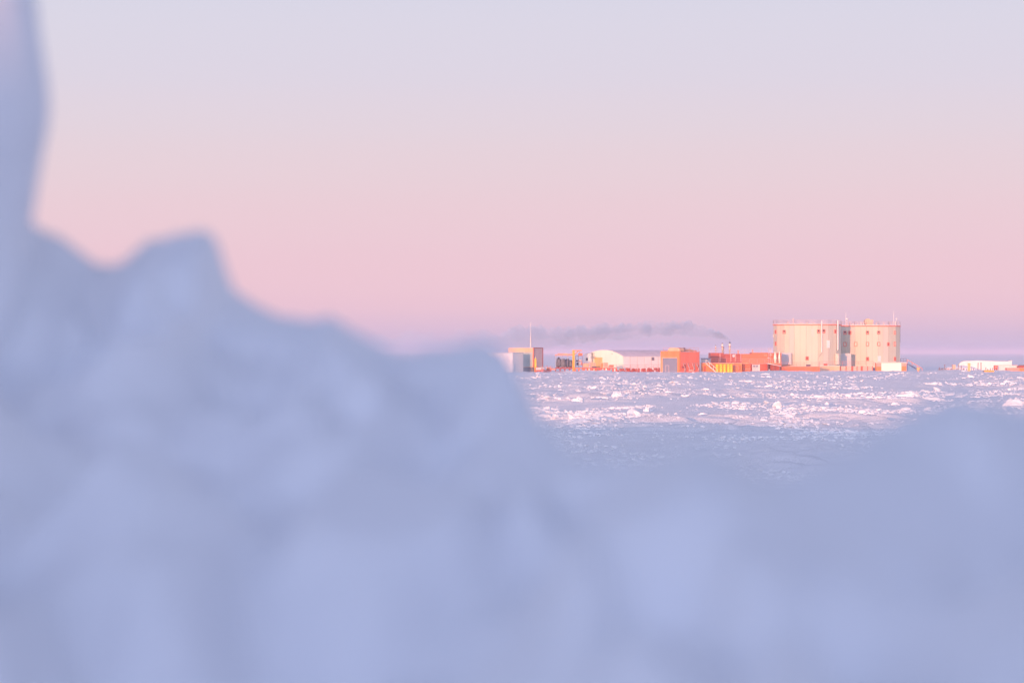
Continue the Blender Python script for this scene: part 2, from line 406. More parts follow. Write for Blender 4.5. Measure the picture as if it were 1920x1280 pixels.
def worley(x, y, seed):
    """soft rounded lumps with creases between them, 0 in the creases to 1 on the tops"""
    xi = np.floor(x).astype(int); yi = np.floor(y).astype(int); acc = 0; best = np.full(x.shape, 9.)
    for i in (-1, 0, 1):
        for j in (-1, 0, 1):
            h = _P[(xi + i + _P[(yi + j + seed * 31) & 4095]) & 4095]; h2 = _P[(h + 77) & 4095]; h3 = _P[(h + 191) & 4095]
            d2 = (xi + i + .15 + .7 * h / 4096 - x) ** 2 + (yi + j + .15 + .7 * h2 / 4096 - y) ** 2
            acc = acc + np.exp(-d2 * 5.5) * (.55 + .6 * h3 / 4096)
    return np.clip(acc, 0, 1.3)
wx = MX + .05 * perlin(MX / .16, MY / .16, 250) + .3 * (MY - 1.5); wy = MY + .07 * perlin(MX / .2, MY / .2, 251) - .35 * MX
lump = .056 * worley(wx / .11, wy / .21, 1) + .03 * worley(wx / .055 + 3, wy / .10, 2) + .06 * fbm(MX / .4 + .2 * MY, MY / .45, 3, 200) - .085 + .007 * fbm(MX / .045, MY / .05, 2, 220)
lump = np.minimum(lump, .006)
edge = sm(-.02, .24, dy) * (dy > 0)
zf = zf + lump * edge
back = np.clip(-dy, 0, None)
zb = z1 - .9 * back - .5 * back * back
mz = np.where(dy >= 0, zf, zb)
mz = np.maximum(mz, 4.1)
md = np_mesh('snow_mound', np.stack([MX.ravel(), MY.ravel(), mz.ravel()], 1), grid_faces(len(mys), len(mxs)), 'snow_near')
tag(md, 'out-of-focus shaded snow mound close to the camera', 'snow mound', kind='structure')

zp = np.array([800, 430, 400, 350, 300, 250, 200, 150, 100, 50, 0, -40, -70])
xp = np.array([60, 52, 56, 66, 77, 88, 95, 93, 86, 77, 70, 62, 30])
D = 2.25; nz_, na = 90, 110; xp = xp - 6
zs = np.linspace(800, -70, nz_)
V = []
for k, py in enumerate(zs):
    xr = X(np.interp(-py, -zp, xp), D); z = Z(py, D)
    cap = 1 - sm(-20, -70, py) * .35
    hw = (xr + 1.05) / 2 * (1 - .1 * sm(0, -70, py)); c0 = xr - hw
    for j in range(na):
        th = 2 * math.pi * j / na; c, s = math.cos(th), math.sin(th)
        p = .85
        px_ = c0 + hw * np.sign(c) * abs(c) ** p; py_ = D + .15 * cap * np.sign(s) * abs(s) ** p
        V.append((px_, py_, z))
V = np.array(V)
nn = fbm(V[:, 1] * 4 + V[:, 0] * 3.1, V[:, 2] * 4, 3, 240) * .018
V[:, 1] += np.sign(V[:, 1] - D) * nn * 1.5
V = np.concatenate([V, [(V[-na:, 0].mean(), D, V[-1, 2] + .03)]])
fs = [(k * na + j, k * na + (j + 1) % na, (k + 1) * na + (j + 1) % na, (k + 1) * na + j) for k in range(nz_ - 1) for j in range(na)]
mb = MB(); mb.add([tuple(p) for p in V], fs, True)
mb.add([], [])
n0 = (nz_ - 1) * na
for j in range(na):
    mb.f.append((n0 + j, n0 + (j + 1) % na, len(V) - 1)); mb.sm.append(True)
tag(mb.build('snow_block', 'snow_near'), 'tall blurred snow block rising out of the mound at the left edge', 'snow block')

# ------------------------------------------------------------------ station helpers
def ribs(mb, fr, u0, u1, v, z0, z1, step=.55, d=.06, w=.28, side=False):
    u = u0 + step / 2
    while u < u1 - w / 2:
        if side: mb.box(fr, v, v + d, u - w / 2, u + w / 2, z0, z1)
        else: mb.box(fr, u - w / 2, u + w / 2, v - d, v, z0, z1)
        u += step
    return mb
def railing(mb, pts, h, step=1.6, r=.035, rails=2):
    """posts and rails along a list of points"""
    for a_, b_ in zip(pts[:-1], pts[1:]):
        a_ = np.array(a_, float); b_ = np.array(b_, float); n = max(1, round(np.linalg.norm(b_ - a_) / step))
        for k in range(n + 1):
            p = a_ + (b_ - a_) * k / n
            mb.tube([p, p + (0, 0, h)], r, 5)
        for q in range(rails):
            o = np.array((0, 0, h * (1 - q * .5))); mb.tube([a_ + o, b_ + o], r, 5)
    return mb
BASE = -.4

# ---- left group
D = 770
fr = Frame(X(961, D), D, 0, 20)
t = thing('shipping_container', 'plain white shipping container half hidden behind the blurred mound', 'container', (X(961, D), D, 0))
zt = Z(662, D); body = MB().box(fr, -7.2, 0, 0, 8.6, BASE, zt)
ribs(body, fr, -7.2, 0, 0, 0.15, zt - .15); ribs(body, fr, 0, 8.6, 0, .15, zt - .15, side=True)
body.build('body', 'white', t)
MB().box(fr, -7.26, .06, -.07, 8.66, zt + .005, zt + .12).build('roof', 'palegrey', t)
dr = MB().box(fr, .065, .1, 1.0, 2.1, 0, 2.2).build('door', 'palegrey', t); MB().box(fr, .105, .16, 1.2, 1.3, 1.0, 1.15).build('handle', 'darkmetal', dr)

D = 784
fr = Frame(X(1000, D), D, 0, 22)
t = thing('shipping_container', 'shipping container with a grey-green painted shadow and a dark ribbed end raised on skids', 'container', (X(1000, D), D, 0))
zt = Z(652, D); zb = Z(688, D)
ZB_ = zb
body = MB().box(fr, -7.4, 0, 0, 6.8, zb, zt); ribs(body, fr, -7.4, 0, 0, zb + .15, zt - .2); body.build('body', 'peach', t)
pn = MB().box(fr, -7.2, -.25, -.1, -.065, zb + .1, Z(660, D)).build('shade_panel', 'green', t); pn['label'] = 'grey-green panel painted as the shadow on the lower side'  # colours in the shadow that the white container casts here
en = MB().box(fr, .005, .07, .1, 6.7, zb, zt - .1); ribs(en, fr, .1, 6.7, .07, zb, zt - .15, .9, .1, .3, True); en.build('end_wall', 'roofgrey', t)  # mauve-grey tone stands in for the unlit end
ef = MB().box(fr, .005, .22, -.06, .1, zb - .1, zt + .1).box(fr, .005, .22, 6.7, 6.9, zb - .1, zt + .1).box(fr, .005, .22, .1, 6.7, zt - .1, zt + .1)
ef.build('end_frame', 'darkred', t)
sk = MB()
for v in (.4, 3.2, 6.0): sk.box(fr, -7.0, -.1, v, v + .5, BASE, zb - .25)
sk.box(fr, -7.2, 0, .2, 6.6, zb - .25, zb - .003); sk.build('skid', 'darkmetal', t)

D = 781
t = thing('mast', 'thin white radio mast rising behind the container on skids', 'mast', (X(995, D + 8), D + 8, 0))
MB().tube([(X(995, D + 8), D + 8, BASE), (X(995, D + 8), D + 8, Z(640, D + 8)), (X(995, D + 8), D + 8, Z(604, D + 8))], .13, 8, [.16, .13, .05]).build('pole', 'white', t)
MB().tube([(X(995, D + 8), D + 8, Z(640, D + 8)), (X(995, D + 8), D + 8, Z(639, D + 8))], .24, 8).build('collar', 'palegrey', t)

D = 776
x = X(1004, D)
t = thing('gas_bottle', 'tall shiny yellow gas bottle standing beside the dark ribbed container end', 'gas bottle', (x, D, 0))
MB().tube([(x, D, -.2), (x, D, 3.4), (x, D, 3.75), (x, D, 3.9)], .3, 14, [.3, .3, .2, .1]).build('body', 'yellow', t)
MB().tube([(x, D, 3.9), (x, D, 4.15)], .08, 8).build('valve', 'steel', t)

def junk(px0, px1, D, n, hmax, mats, name, label, cat, seed):
    r = random.Random(seed); xc = X((px0 + px1) / 2, D)
    t = thing(name, label, cat, (xc, D, 0))
    base = MB(); base.box(W, X(px0, D), X(px1, D), D, D + .25, .35, .55).box(W, X(px0, D), X(px1, D), D + 1.6, D + 1.85, .35, .55)
    for k in range(6):
        u = X(px0 + (px1 - px0) * (k + .5) / 6, D); base.box(W, u - .1, u + .1, D + .02, D + 1.8, BASE, .345)
    base.build('sled_frame', 'red', t)
    for k in range(n):
        u = X(r.uniform(px0 + 1, px1 - 2), D); w = r.uniform(.5, 1.6); h = r.uniform(.3, hmax)
        MB().box(Frame(u, D + r.uniform(.1, 1.2), 0, r.uniform(-30, 30)), 0, w, 0, r.uniform(.5, 1), .56, .56 + h).build('load', r.choice(mats), t)
    rl = MB()
    for k in range(7):
        u = X(r.uniform(px0, px1), D); rl.tube([(u, D + r.uniform(0, 1.6), .5), (u + r.uniform(-1.2, 1.2), D + r.uniform(0, 1.6), .5 + r.uniform(.6, hmax + .6))], .06, 5)
    rl.build('load_bar', 'rail', t)
    return t
junk(1002, 1019, 775, 5, .8, ['orange2', 'coral', 'red', 'palegrey'], 'cargo_sled', 'low red sled piled with orange pieces beside the ribbed container', 'sled', 1)
junk(1019, 1034, 782, 4, .7, ['coral', 'peach', 'coral'], 'cargo_sled', 'faded red sled with bare bars in the gap right of the container', 'sled', 2)

# ---- rack sled with wrapped bundles
D = 785
t = thing('rack_sled', 'open pink roofed rack sled loaded with wrapped grey bundles', 'sled', (X(1058, D), D, 0))
x0, x1 = X(1041.5, D), X(1077, D)
dk = MB().box(W, x0, x1, D, D + 2.6, Z(690, D), Z(688.3, D)); dk.build('deck', 'darkred', t)
rn = MB()
for v in (.1, 2.3):
    rn.box(W, x0 - .1, x1 + .1, D + v, D + v + .2, BASE, .12)
    for k in range(5):
        u = x0 + (x1 - x0) * k / 4; rn.box(W, u - .09, u + .09, D + v + .02, D + v + .18, .125, Z(690, D) - .003)
        if k < 4:
            w = (x1 - x0) / 4
            rn.tube([(u + .1, D + v + .1, .55), (u + w * .25, D + v + .1, .93), (u + w * .75, D + v + .1, .93), (u + w - .1, D + v + .1, .55)], .09, 6)
rn.build('runner', 'darkred', t)
ps = MB()
for u in (x0 + .1, x0 + (x1 - x0) * .35, x0 + (x1 - x0) * .65, x1 - .3):
    for v in (.12, 2.45): ps.tube([(u, D + v, Z(688, D)), (u, D + v, Z(666, D))], .045, 5)
ps.build_each('post', 'palegrey', t)
rf = MB().box(W, x0 - .15, X(1075, D), D - .1, D + 2.7, Z(666.5, D), Z(665.2, D)).box(W, x0 - .05, X(1074, D), D + .1, D + 2.5, Z(665.2, D) + .003, Z(664.3, D)); rf.build('roof_rack', 'coral', t)
r = random.Random(5)
for k in range(5):
    u = x0 + .6 + k * .85; MB().box(Frame(u, D + .3, Z(664.2, D), r.uniform(-12, 12)), 0, r.uniform(.5, 1.1), 0, 1.4, 0, r.uniform(.2, .75) if k == 2 else r.uniform(.12, .3)).build('roof_load', r.choice(['coral', 'peach', 'rail']), t)
bz = Z(688.2, D)
def bundle(u0, u1, z1, v, mat, seed):
    vv, ff = ico(3); rr = np.random.default_rng(seed)
    vv = np.sign(vv) * np.abs(vv) ** .55
    vv = vv * (1 + .16 * perlin(vv[:, 0] * 2.2 + seed, vv[:, 2] * 2.2 + vv[:, 1], seed) + .1 * perlin(vv[:, 0] * 6, vv[:, 2] * 6 + seed, seed))[:, None]
    hz = (z1 - bz) / 2
    vv = vv * np.array([(u1 - u0) / 2, .85, hz]) + np.array([(u0 + u1) / 2, D + v, bz + hz])
    m = MB(); m.add([tuple(p) for p in vv], [tuple(q) for q in ff], True); m.build('bundle', mat, t)
bundle(X(1043, D), X(1052, D), Z(672, D), 1.2, 'bundle', 1); bundle(X(1051, D), X(1061, D), Z(672.5, D), 1.25, 'bundle', 2)
bundle(X(1060, D), X(1067.5, D), Z(672.5, D), 1.0, 'dark', 3); bundle(X(1066.5, D), X(1073.5, D), Z(675, D), 1.2, 'bundle', 4)
bundle(X(1045, D), X(1050, D), Z(670, D), 1.6, 'dark', 6)

# ---- yellow lifting mast with arm
D = 783
t = thing('jib_crane', 'amber jib crane with a short arm and hanging orange block', 'crane', (X(1075.5, D), D, 0))
xm = X(1075.5, D)
MB().box(W, xm - .32, xm + .32, D + .2, D + .85, .2, Z(656, D)).build('post', 'amber', t)
MB().box(W, xm - .9, xm + .9, D - .1, D + 1.3, BASE, .197).build('base', 'darkred', t)
arm = MB().box(W, xm + .323, X(1091, D), D + .3, D + .75, Z(657.8, D), Z(656.2, D))
arm.tube([(xm + .3, D + .5, Z(664, D)), (X(1085, D), D + .5, Z(657.5, D))], .11, 6); arm.build('arm', 'orange2', t)
MB().tube([(X(1086.5, D), D + .5, Z(657.8, D)), (X(1086.5, D), D + .5, Z(662, D))], .05, 5).build('cable', 'darkmetal', t)
hk = MB().box(W, X(1085, D), X(1092, D), D + .1, D + .95, Z(666.5, D), Z(661.8, D)).build('hoist_block', 'orange', t)
MB().box(W, X(1084, D), X(1085, D) - .003, D + .2, D + .85, Z(666, D), Z(662, D)).build('motor', 'darkmetal', hk)

D = 786.5
t = thing('scaffold_frame', 'thin grey pipe frame holding grey gear under the crane arm', 'scaffold', (X(1085, D), D, 0))
pf = MB()
for px in (1079.5, 1084.5, 1092):
    for v in (0, 1.6): pf.tube([(X(px, D), D + v, BASE), (X(px, D), D + v, Z(667, D))], .045, 5)
for py in (667, 677.5, 683): pf.tube([(X(1079.5, D), D, Z(py, D)), (X(1092, D), D, Z(py, D))], .045, 5)
pf.build('pipe_frame', 'bamboo', t)
for px, w, py, h, m in ((1080.5, 4, 678, 3, 'bundle'), (1085.5, 5, 678, 4, 'roofgrey'), (1081, 3, 684.5, 5, 'dark'), (1085, 3, 684.5, 5, 'palegrey'), (1089, 2.5, 684.5, 6, 'rail')):
    MB().box(W, X(px, D), X(px + w, D), D + .3, D + 1.2, Z(py, D), Z(py - h, D)).build('gear_box', m, t)

# ---- red sleds in a row
def make_sled(px0, px1, D, label, mat='red'):
    x0, x1 = X(px0, D), X(px1, D); t = thing('cargo_sled', label, 'sled', ((x0 + x1) / 2, D, 0), 'red sleds parked before the tents')
    d = MB().box(W, x0, x1, D, D + 2.2, .95, 1.2); d.build('deck', mat, t)
    for v in (0, 2.0):
        q = MB().box(W, x0 + .1, x1 - .1, D + v, D + v + .18, BASE, .22)
        q.tube([(x1 - .15, D + v + .09, .12), (x1 + .15, D + v + .09, .4)], .1, 6); n = 2
        for k in range(n + 1):
            u = x0 + .15 + (x1 - x0 - .3) * k / n
            q.box(W, u - .2, u + .2, D + v + .01, D + v + .17, .223, .947)
        q.build('runner', mat, t)
    return t
labs = ['orange-red empty sled directly right of the crane base', 'orange-red sled under the pale wrapped crates', 'red sled with oval gaps below the arched tent door',
        'red sled with oval gaps right of the tent door', 'last red sled in the row, next to the lying drums']
for (a_, b_), lab, m in zip(((1077.5, 1094), (1094.6, 1109), (1110, 1125), (1126, 1141), (1142, 1157)), labs, ('orange', 'orange', 'red', 'red', 'red')):
    make_sled(a_, b_, 780 if a_ < 1109 else 772, lab, m)
def crate(px0, px1, py0, py1, D, dp, mat, label, group=None, slat=True):
    x0, x1 = X(px0, D), X(px1, D); z0, z1 = Z(py1, D), Z(py0, D)
    t = thing('cargo_crate', label, 'crate', ((x0 + x1) / 2, D, z0), group)
    MB().box(W, x0, x1, D, D + dp, z0, z1).build('body', mat, t)
    b = MB(); w = .1
    b.box(W, x0 - .02, x1 + .02, D - .05, D - .003, z1 - w, z1 + .02).box(W, x0 - .02, x1 + .02, D - .05, D - .003, z0, z0 + w)
    b.box(W, x0 - .02, x0 + w, D - .05, D - .003, z0 + w + .003, z1 - w - .003).box(W, x1 - w, x1 + .02, D - .05, D - .003, z0 + w + .003, z1 - w - .003)
    b.build('batten', 'peach' if mat != 'peach' else 'coral', t); return t
G = 'crates stacked on the sleds before the tent'
crate(1093, 1104.5, 681, 688.3, 781, 1.6, 'peach', 'pale pink crate on the sled left of the tent front', G)
crate(1105.5, 1117, 679.5, 683.5, 774, 1.5, 'coral', 'upper flat orange crate of the pair left of the tent door', G)
crate(1107, 1118, 683.8, 688.6, 774, 1.5, 'peach', 'lower orange crate of the pair left of the tent door', G)
crate(1126, 1131.5, 680, 688.6, 773, 1.3, 'orange2', 'narrow upright orange crate in front of the tent door', G)
crate(1132.5, 1140, 679.5, 688.6, 773, 1.3, 'coral', 'wide coral crate right of the tent door', G)
crate(1141.5, 1151, 684, 688.6, 773, 1.3, 'red', 'low red crate at the right end of the row before the tent', G)
D = 772.5
t = thing('crate_tarp', 'crumpled grey tarpaulin on the sled before the tent', 'tarpaulin', (X(1114, D), D, 1.2))
vv, ff = ico(3); vv = vv * (1 + .25 * perlin(vv[:, 0] * 3, vv[:, 2] * 3 + vv[:, 1], 71))[:, None] * np.array([.7, .5, .3]) + np.array([X(1114, D), D + .6, 1.35])
m_ = MB(); m_.add([tuple(p) for p in vv], [tuple(q) for q in ff], True); m_.build('sheet', 'bundle', t)

# ---- arched tent hangar
D = 788
AL = 50
fr = Frame(X(1168, D), D, 0, AL)
L = 70 * D / F / math.cos(math.radians(AL)); WD = 24
ze, za = Z(668, D), Z(656, D)
def arch(n=20, inset=0.):
    out = [(-L + inset, BASE), (-inset, BASE)]
    for k in range(n + 1):
        s = 1 - 2 * k / n
        out.append((-L / 2 + s * (L / 2 - inset), ze + (za - ze) * (1 - abs(s) ** 2.2) - inset * .3))
    return out
t = thing('tent_hangar', 'long arched tent hangar with a cream front and mauve roof', 'tent', (X(1140, D), D, 0))
MB().prism(fr, arch(20, .04), 0, .25).build('front_wall', 'cream', t)
MB().prism(fr, [(-L, BASE), (0, BASE), (0, ze), (-L, ze)], .253, WD).build('side_wall', 'pinkwhite', t)
pf = [p for p in arch()[2:]]
MB().prism(fr, [(p[0], p[1] + .004) for p in pf[:-1]] + [(-L, ze + .004), (-L + .02, ze + .003)][:1], .253, WD).build('roof', 'mauveroof', t)
q = MB().box(fr, .003, .05, .3, WD, ze - .12, ze + .1); q.build('eave_trim', 'palegrey', t)
sm_ = MB()
for k in range(1, 9): sm_.box(fr, .003, .035, WD * k / 9 - .04, WD * k / 9 + .04, .3, ze - .13)
sm_.build_each('wall_seam', 'seam', t)
ca = math.cos(math.radians(AL))
def fu(px): return (px - 1168) * D / F / ca
dr = MB().box(fr, fu(1117), fu(1131), -.12, -.004, 0, Z(670, D)).build('door', 'wood', t)
MB().box(fr, fu(1124) - .05, fu(1124) + .05, -.15, -.124, .1, Z(670, D) - .1).build('door_joint', 'peach', dr)
for px in (1113, 1148.5): MB().box(fr, fu(px) - .2, fu(px) + .2, -.08, -.004, Z(663.6, D), Z(662.2, D)).build('vent', 'seam', t)
wv = 58 * D / F / math.sin(math.radians(AL))
wd_ = MB().box(fr, .003, .07, wv - .35, wv + .6, Z(675.5, D), Z(670, D)); wd_.build('window', 'darkmetal', t)

D = 796
t = thing('tent_annex', 'small shaded lean-to at the left end of the arched tent with a dark window', 'annex', (X(1103, D), D, 0))
x0, x1 = X(1096.5, D), X(1109, D)
MB().prism(W, [(x0, BASE), (x1, BASE), (x1, Z(661, D)), (x0, Z(665, D))], D, D + 5).build('wall', 'pinkwhite', t)
MB().prism(W, [(x0 - .1, Z(665, D) + .005), (x1, Z(661, D) + .005), (x1, Z(660.3, D)), (x0 - .1, Z(664.3, D))], D - .15, D + 5.1).build('roof', 'white', t)
wf = MB().box(W, X(1098.3, D), X(1102.7, D), D - .08, D - .004, Z(676.2, D), Z(670.5, D)).build('window', 'palegrey', t)
MB().box(W, X(1099, D), X(1102, D), D - .11, D - .083, Z(675.6, D), Z(671, D)).build('pane', 'glass', wf)

# ---- lying drums along the tent side
D = 770
def make_drum():
    t = thing('fuel_drum', 'x', 'drum', (0, 0, 0), 'fuel drums lying along the tent side')
    MB().tube([(0, 0, 0), (0, .86, 0)], .3, 14).build('body', 'red', t)
    rm = MB()
    for v in (-.02, .27, .57, .84): rm.tube([(0, v, 0), (0, v + .04, 0)], .325, 14)
    rm.build('rim', 'darkred', t)
    MB().tube([(.14, -.05, .12), (.14, -.021, .12)], .05, 8).build('bung', 'darkmetal', t); return t
proto = make_drum(); r = random.Random(8); first = True
DL = 'red fuel drum in the jumbled row lying along the white tent side'
for row, (n, p0, p1, zz) in enumerate(((15, 1160, 1236, .27), (13, 1163, 1233, .77))):
    for k in range(n):
        px = p0 + (p1 - p0) * k / (n - 1) + r.uniform(-.8, .8)
        loc = (X(px, D), D + r.uniform(-.3, .3), zz + r.uniform(-.06, .12)); rz = r.uniform(-.5, .5)
        if first: proto.location = loc; proto.rotation_euler.z = rz; proto['label'] = DL; first = False
        else: copy_thing(proto, loc, DL, rz)
D = 768
t = thing('handrail', 'thin pale pipe handrail running past the white tent side', 'railing', (X(1190, D), D, 0))
railing(MB(), [(X(1143, D), D, .9), (X(1168, D), D, .9), (X(1239, D), D, .9)], 1.15, 2.0, .035).build('pipe_rail', 'rail', t)

# ---- orange garage
D = 750
AL = 35
fr = Frame(X(1274, D), D, 0, AL); ca, sa = math.cos(math.radians(AL)), math.sin(math.radians(AL))
L = 34 * D / F / ca; WD = 42 * D / F / sa
def fu(px): return (px - 1274) * D / F / ca
zl, zr = Z(658, D), Z(660.2, D)
t = thing('garage_building', 'bright orange garage with a big slate grey door facing left', 'garage', (X(1274, D), D, 0))
dz = Z(671, D)
w_ = MB()
w_.box(fr, -L, fu(1243.5), 0, .5, BASE, zl).box(fr, fu(1270), 0, 0, .5, BASE, zl).box(fr, fu(1243.5) + .002, fu(1270) - .002, 0, .5, dz, zl)
w_.build('front_wall', 'orange2', t)
sw = MB().box(fr, -L + .1, -.06, .503, WD, BASE, zr - .02); ribs(sw, fr, .55, WD, -.06, .1, zr - .05, .62, .09, .3, True); sw.build('side_wall', 'coralorange', t)  # side tone lightened to stand in for sun on this wall
MB().box(fr, -L - .02, .12, .503, WD + .05, zr - .015, zr + .16).build('roof_edge', 'coral', t)
tr = MB().box(fr, fu(1243.5) - .22, fu(1243.5) - .003, -.07, -.003, 0, dz + .2).box(fr, fu(1243.5), fu(1270), -.07, -.003, dz + .003, dz + .2); tr.build('door_frame', 'peach', t)
dr = MB().box(fr, fu(1243.5) + .004, fu(1270) - .004, .12, .3, BASE, dz - .004)
for k in range(1, 6): dr.box(fr, fu(1243.5) + .01, fu(1270) - .01, .09, .118, dz * k / 6 - .03, dz * k / 6 + .03)
dr = dr.build('door', 'grey', t)
wk = MB(); u0, u1, h = fu(1248.5), fu(1255), Z(684.5, D); w = .13
wk.box(fr, u0, u0 + w, .03, .087, 0, h).box(fr, u1 - w, u1, .03, .087, 0, h).box(fr, u0 + w + .002, u1 - w - .002, .03, .087, h - w, h); wk.build('wicket_door', 'roofgrey', dr)
MB().box(fr, .045, .1, .6, WD, Z(680.5, D) - .05, Z(680.5, D) + .05).build('side_trim', 'coral', t)
pip = MB(); r = random.Random(12)
for k in range(4):
    v = 1.5 + k * 2.3; z = Z(681, D)
    pip.tube([fr.p(.25, v, z), fr.p(.3, v + .15, z - .6), fr.p(.5, v + .5, z - 1.3), fr.p(.35, v + .3, .3)], .07, 6)
    if k % 2 == 0: pip.tube([fr.p(.2, v + 1.1, z), fr.p(.2, v + 1.1, .4)], .06, 6)
pip.build('hose', 'palegrey', t)
cb = MB()
for v, w, h in ((.9, .5, .6), (2.2, .3, 1.0), (8.8, .4, .7)): cb.box(fr, .05, .35, v, v + w, 1.2, 1.2 + h)
cb.build('wall_box', 'darkred', t)
rr = MB()
railing(rr, [fr.p(-.3, 1, zr + .1), fr.p(-.3, WD - .2, zr + .1)], 1.1, 2.2, .03); railing(rr, [fr.p(-L + .3, .9, zr + .1), fr.p(-.3, .95, zr + .1)], 1.1, 2, .03)
rr.build('roof_railing', 'rail', t)
u = MB().prism(fr, [(fu(1252), zl + .004), (fu(1273), zl + .004), (fu(1273.5), zl + .35), (fu(1271.5), zl + .75), (fu(1267), zl + .9), (fu(1258), zl + .9), (fu(1254), zl + .7), (fu(1252), zl + .3)], .3, 2.6)
u.build('roof_unit', 'peach', t)
ac = MB().box(fr, -1.6, -.6, 2.9, 4.0, zr + .163, zr + 1.15); ac.build('roof_fan', 'darkmetal', t)
dc = MB().tube([fr.p(-1.1, 4.4, zr + .5), fr.p(-1.1, 7, zr + .6), fr.p(-1.1, 8.4, zr + .3)], .32, 8); dc.build('roof_duct', 'peach', t)
MB().box(fr, -2.2, -.8, 8.9, 10.1, zr + .163, zr + .5).build('roof_hatch', 'coral', t)
D = 747
t = thing('snow_sled', 'small low red sled with a pink load at the garage wall foot', 'sled', (X(1300, D), D, 0))
MB().box(W, X(1288, D), X(1303, D), D, D + 1.2, .1, .42).build('deck', 'red', t)
MB().prism(W, [(X(1291, D), .423), (X(1300, D), .423), (X(1298, D), .85), (X(1294, D), .8)], D + .1, D + 1).build('load', 'coral', t)
rq = MB()
for v in (.05, 1): rq.box(W, X(1287, D), X(1303.5, D), D + v, D + v + .12, BASE, .097)
rq.build('runner', 'red', t)

# ---- power plant: low front range, set-back upper range
D = 762
t = thing('container_row', 'low orange container range with a walkway on its roof', 'container', (X(1354, D), D, 0))
zt = Z(681, D)
b = MB().box(W, X(1317.5, D), X(1391, D), D, D + 8, BASE, zt); ribs(b, W, X(1318, D), X(1336, D), D, .1, zt - .1, .6); b.build('body', 'orange2', t)
ed = MB().box(W, X(1317, D), X(1391.5, D), D - .15, D + 8.1, zt + .004, zt + .16); ed.build('roof_edge', 'coral', t)
rl = railing(MB(), [(X(1333, D), D + .1, zt + .16), (X(1391, D), D + .1, zt + .16)], 1.15, 1.9, .035); rl.build('railing', 'rail', t)
dr = MB().box(W, X(1320, D), X(1323, D), D - .16, D - .1, 0, 1.7).build('door', 'darkred', t); 
pv = MB()
for px in (1376, 1379.5, 1384): pv.tube([(X(px, D), D - .2, .1), (X(px, D), D - .2, zt - .1)], .08, 6)
pv.tube([(X(1374, D), D - .2, zt * .6), (X(1380, D), D - .2, zt * .75), (X(1386, D), D - .2, zt * .5)], .07, 6)
pv.build('pipework', 'coral', t)
fp = MB().box(W, X(1386.8, D), X(1388.2, D), D - .09, D - .004, .4, 1.9); fp.build('wall_slot', 'darkred', t)
D = 758.5
G = 'yellow tanks in front of the low orange range'
def make_tank(px, lab, rr=.4):
    x = X(px, D); t = thing('storage_tank', lab, 'tank', (x, D, 0), G); h = Z(682, D)
    MB().tube([(x, D, BASE), (x, D, h - .25), (x, D, h - .08), (x, D, h)], rr, 20, [rr, rr, rr * .8, rr * .3]).build('shell', 'yellow', t)
    bn = MB()
    for z in (.35, 1.1, 1.75): bn.tube([(x, D, z), (x, D, z + .06)], rr + .02, 20)
    bn.build('band', 'amber', t)
for px, lab, rr in ((1344.6, 'leftmost upright yellow tank, beside the foot of the stairs', .44), (1351.8, 'second upright yellow tank from the stairs', .44), (1358.6, 'third upright yellow tank, in the middle of the five', .42),
                (1365.6, 'fourth upright yellow tank from the stairs', .42), (1371.2, 'rightmost upright yellow tank, next to the coral pipework', .36)): make_tank(px, lab, rr)
D = 759
t = thing('outdoor_stairs', 'pale straight stairs climbing left onto the low orange range', 'stairs', (X(1333, D), D - 1, 0))
st = MB(); p0 = np.array((X(1344, D), D - 1.1, 0)); p1 = np.array((X(1323, D), D - 1.1, Z(681, D)))
for k in range(11):
    p = p0 + (p1 - p0) * (k + .5) / 11; st.box(W, p[0] - .16, p[0] + .16, p[1] - .4, p[1] + .4, p[2] - .03, p[2] + .03)
st.build_each('tread', 'palegrey', t)
for dy_ in (-.45, .45):
    s_ = MB(); s_.tube([p0 + (0, dy_, -.2), p1 + (0, dy_, 0)], .1, 6); s_.build('stringer', 'pinkwhite', t)
hr = MB()
for dy_ in (-.45, .45):
    hr.tube([p0 + (0, dy_, .9), p1 + (0, dy_, 1.0)], .05, 6)
    for k in range(4): q = p0 + (p1 - p0) * k / 3 + (0, dy_, 0); hr.tube([q, q + (0, 0, .95)], .04, 5)
hr.build('handrail', 'pinkwhite', t)

D = 789
t = thing('power_plant', 'long orange power plant hall, its shadowed part coloured dark red, with chimneys and a pipe railing on the roof', 'power plant', (X(1390, D), D, 0))
zt = Z(661.3, D); z2 = Z(663.2, D); z3 = Z(660.8, D)
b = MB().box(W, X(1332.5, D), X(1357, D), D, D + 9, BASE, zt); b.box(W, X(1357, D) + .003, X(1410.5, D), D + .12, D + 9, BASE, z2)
b.build('wall', 'darkred', t)  # same orange face; the garage's cast shadow is put in as dark red
b = MB().box(W, X(1391, D), X(1410.5, D), D, D + .117, 2, z2 - .003).box(W, X(1410.5, D) + .003, X(1440, D), D, D + 9, BASE, z3); 
b.box(W, X(1440, D) + .003, X(1466, D), D + 1.4, D + 8, BASE, z3 - .1); b.build('orange_wall', 'orange', t)
pl = MB()
for px in (1350, 1370, 1379, 1389): pl.box(W, X(px, D) - .18, X(px, D) + .18, D - .12, D - .004, Z(678, D), z2)
pl.build_each('pilaster', 'rail', t)
MB().tube([(X(1375.5, D), D + .11, Z(667, D)), (X(1375.5, D), D - .05, Z(667, D))], .4, 16).build('wall_fan', 'palegrey', t)
rl = MB()
railing(rl, [(X(1333, D), D + .3, zt), (X(1357, D), D + .3, zt)], 1.2, 1.9, .035)
railing(rl, [(X(1357, D), D + .35, z2), (X(1410, D), D + .35, z2)], 1.2, 2.2, .035); railing(rl, [(X(1411, D), D + .3, z3), (X(1463, D), D + .3, z3)], 1.15, 2.4, .03)
rl.build('roof_railing', 'railpale', t)
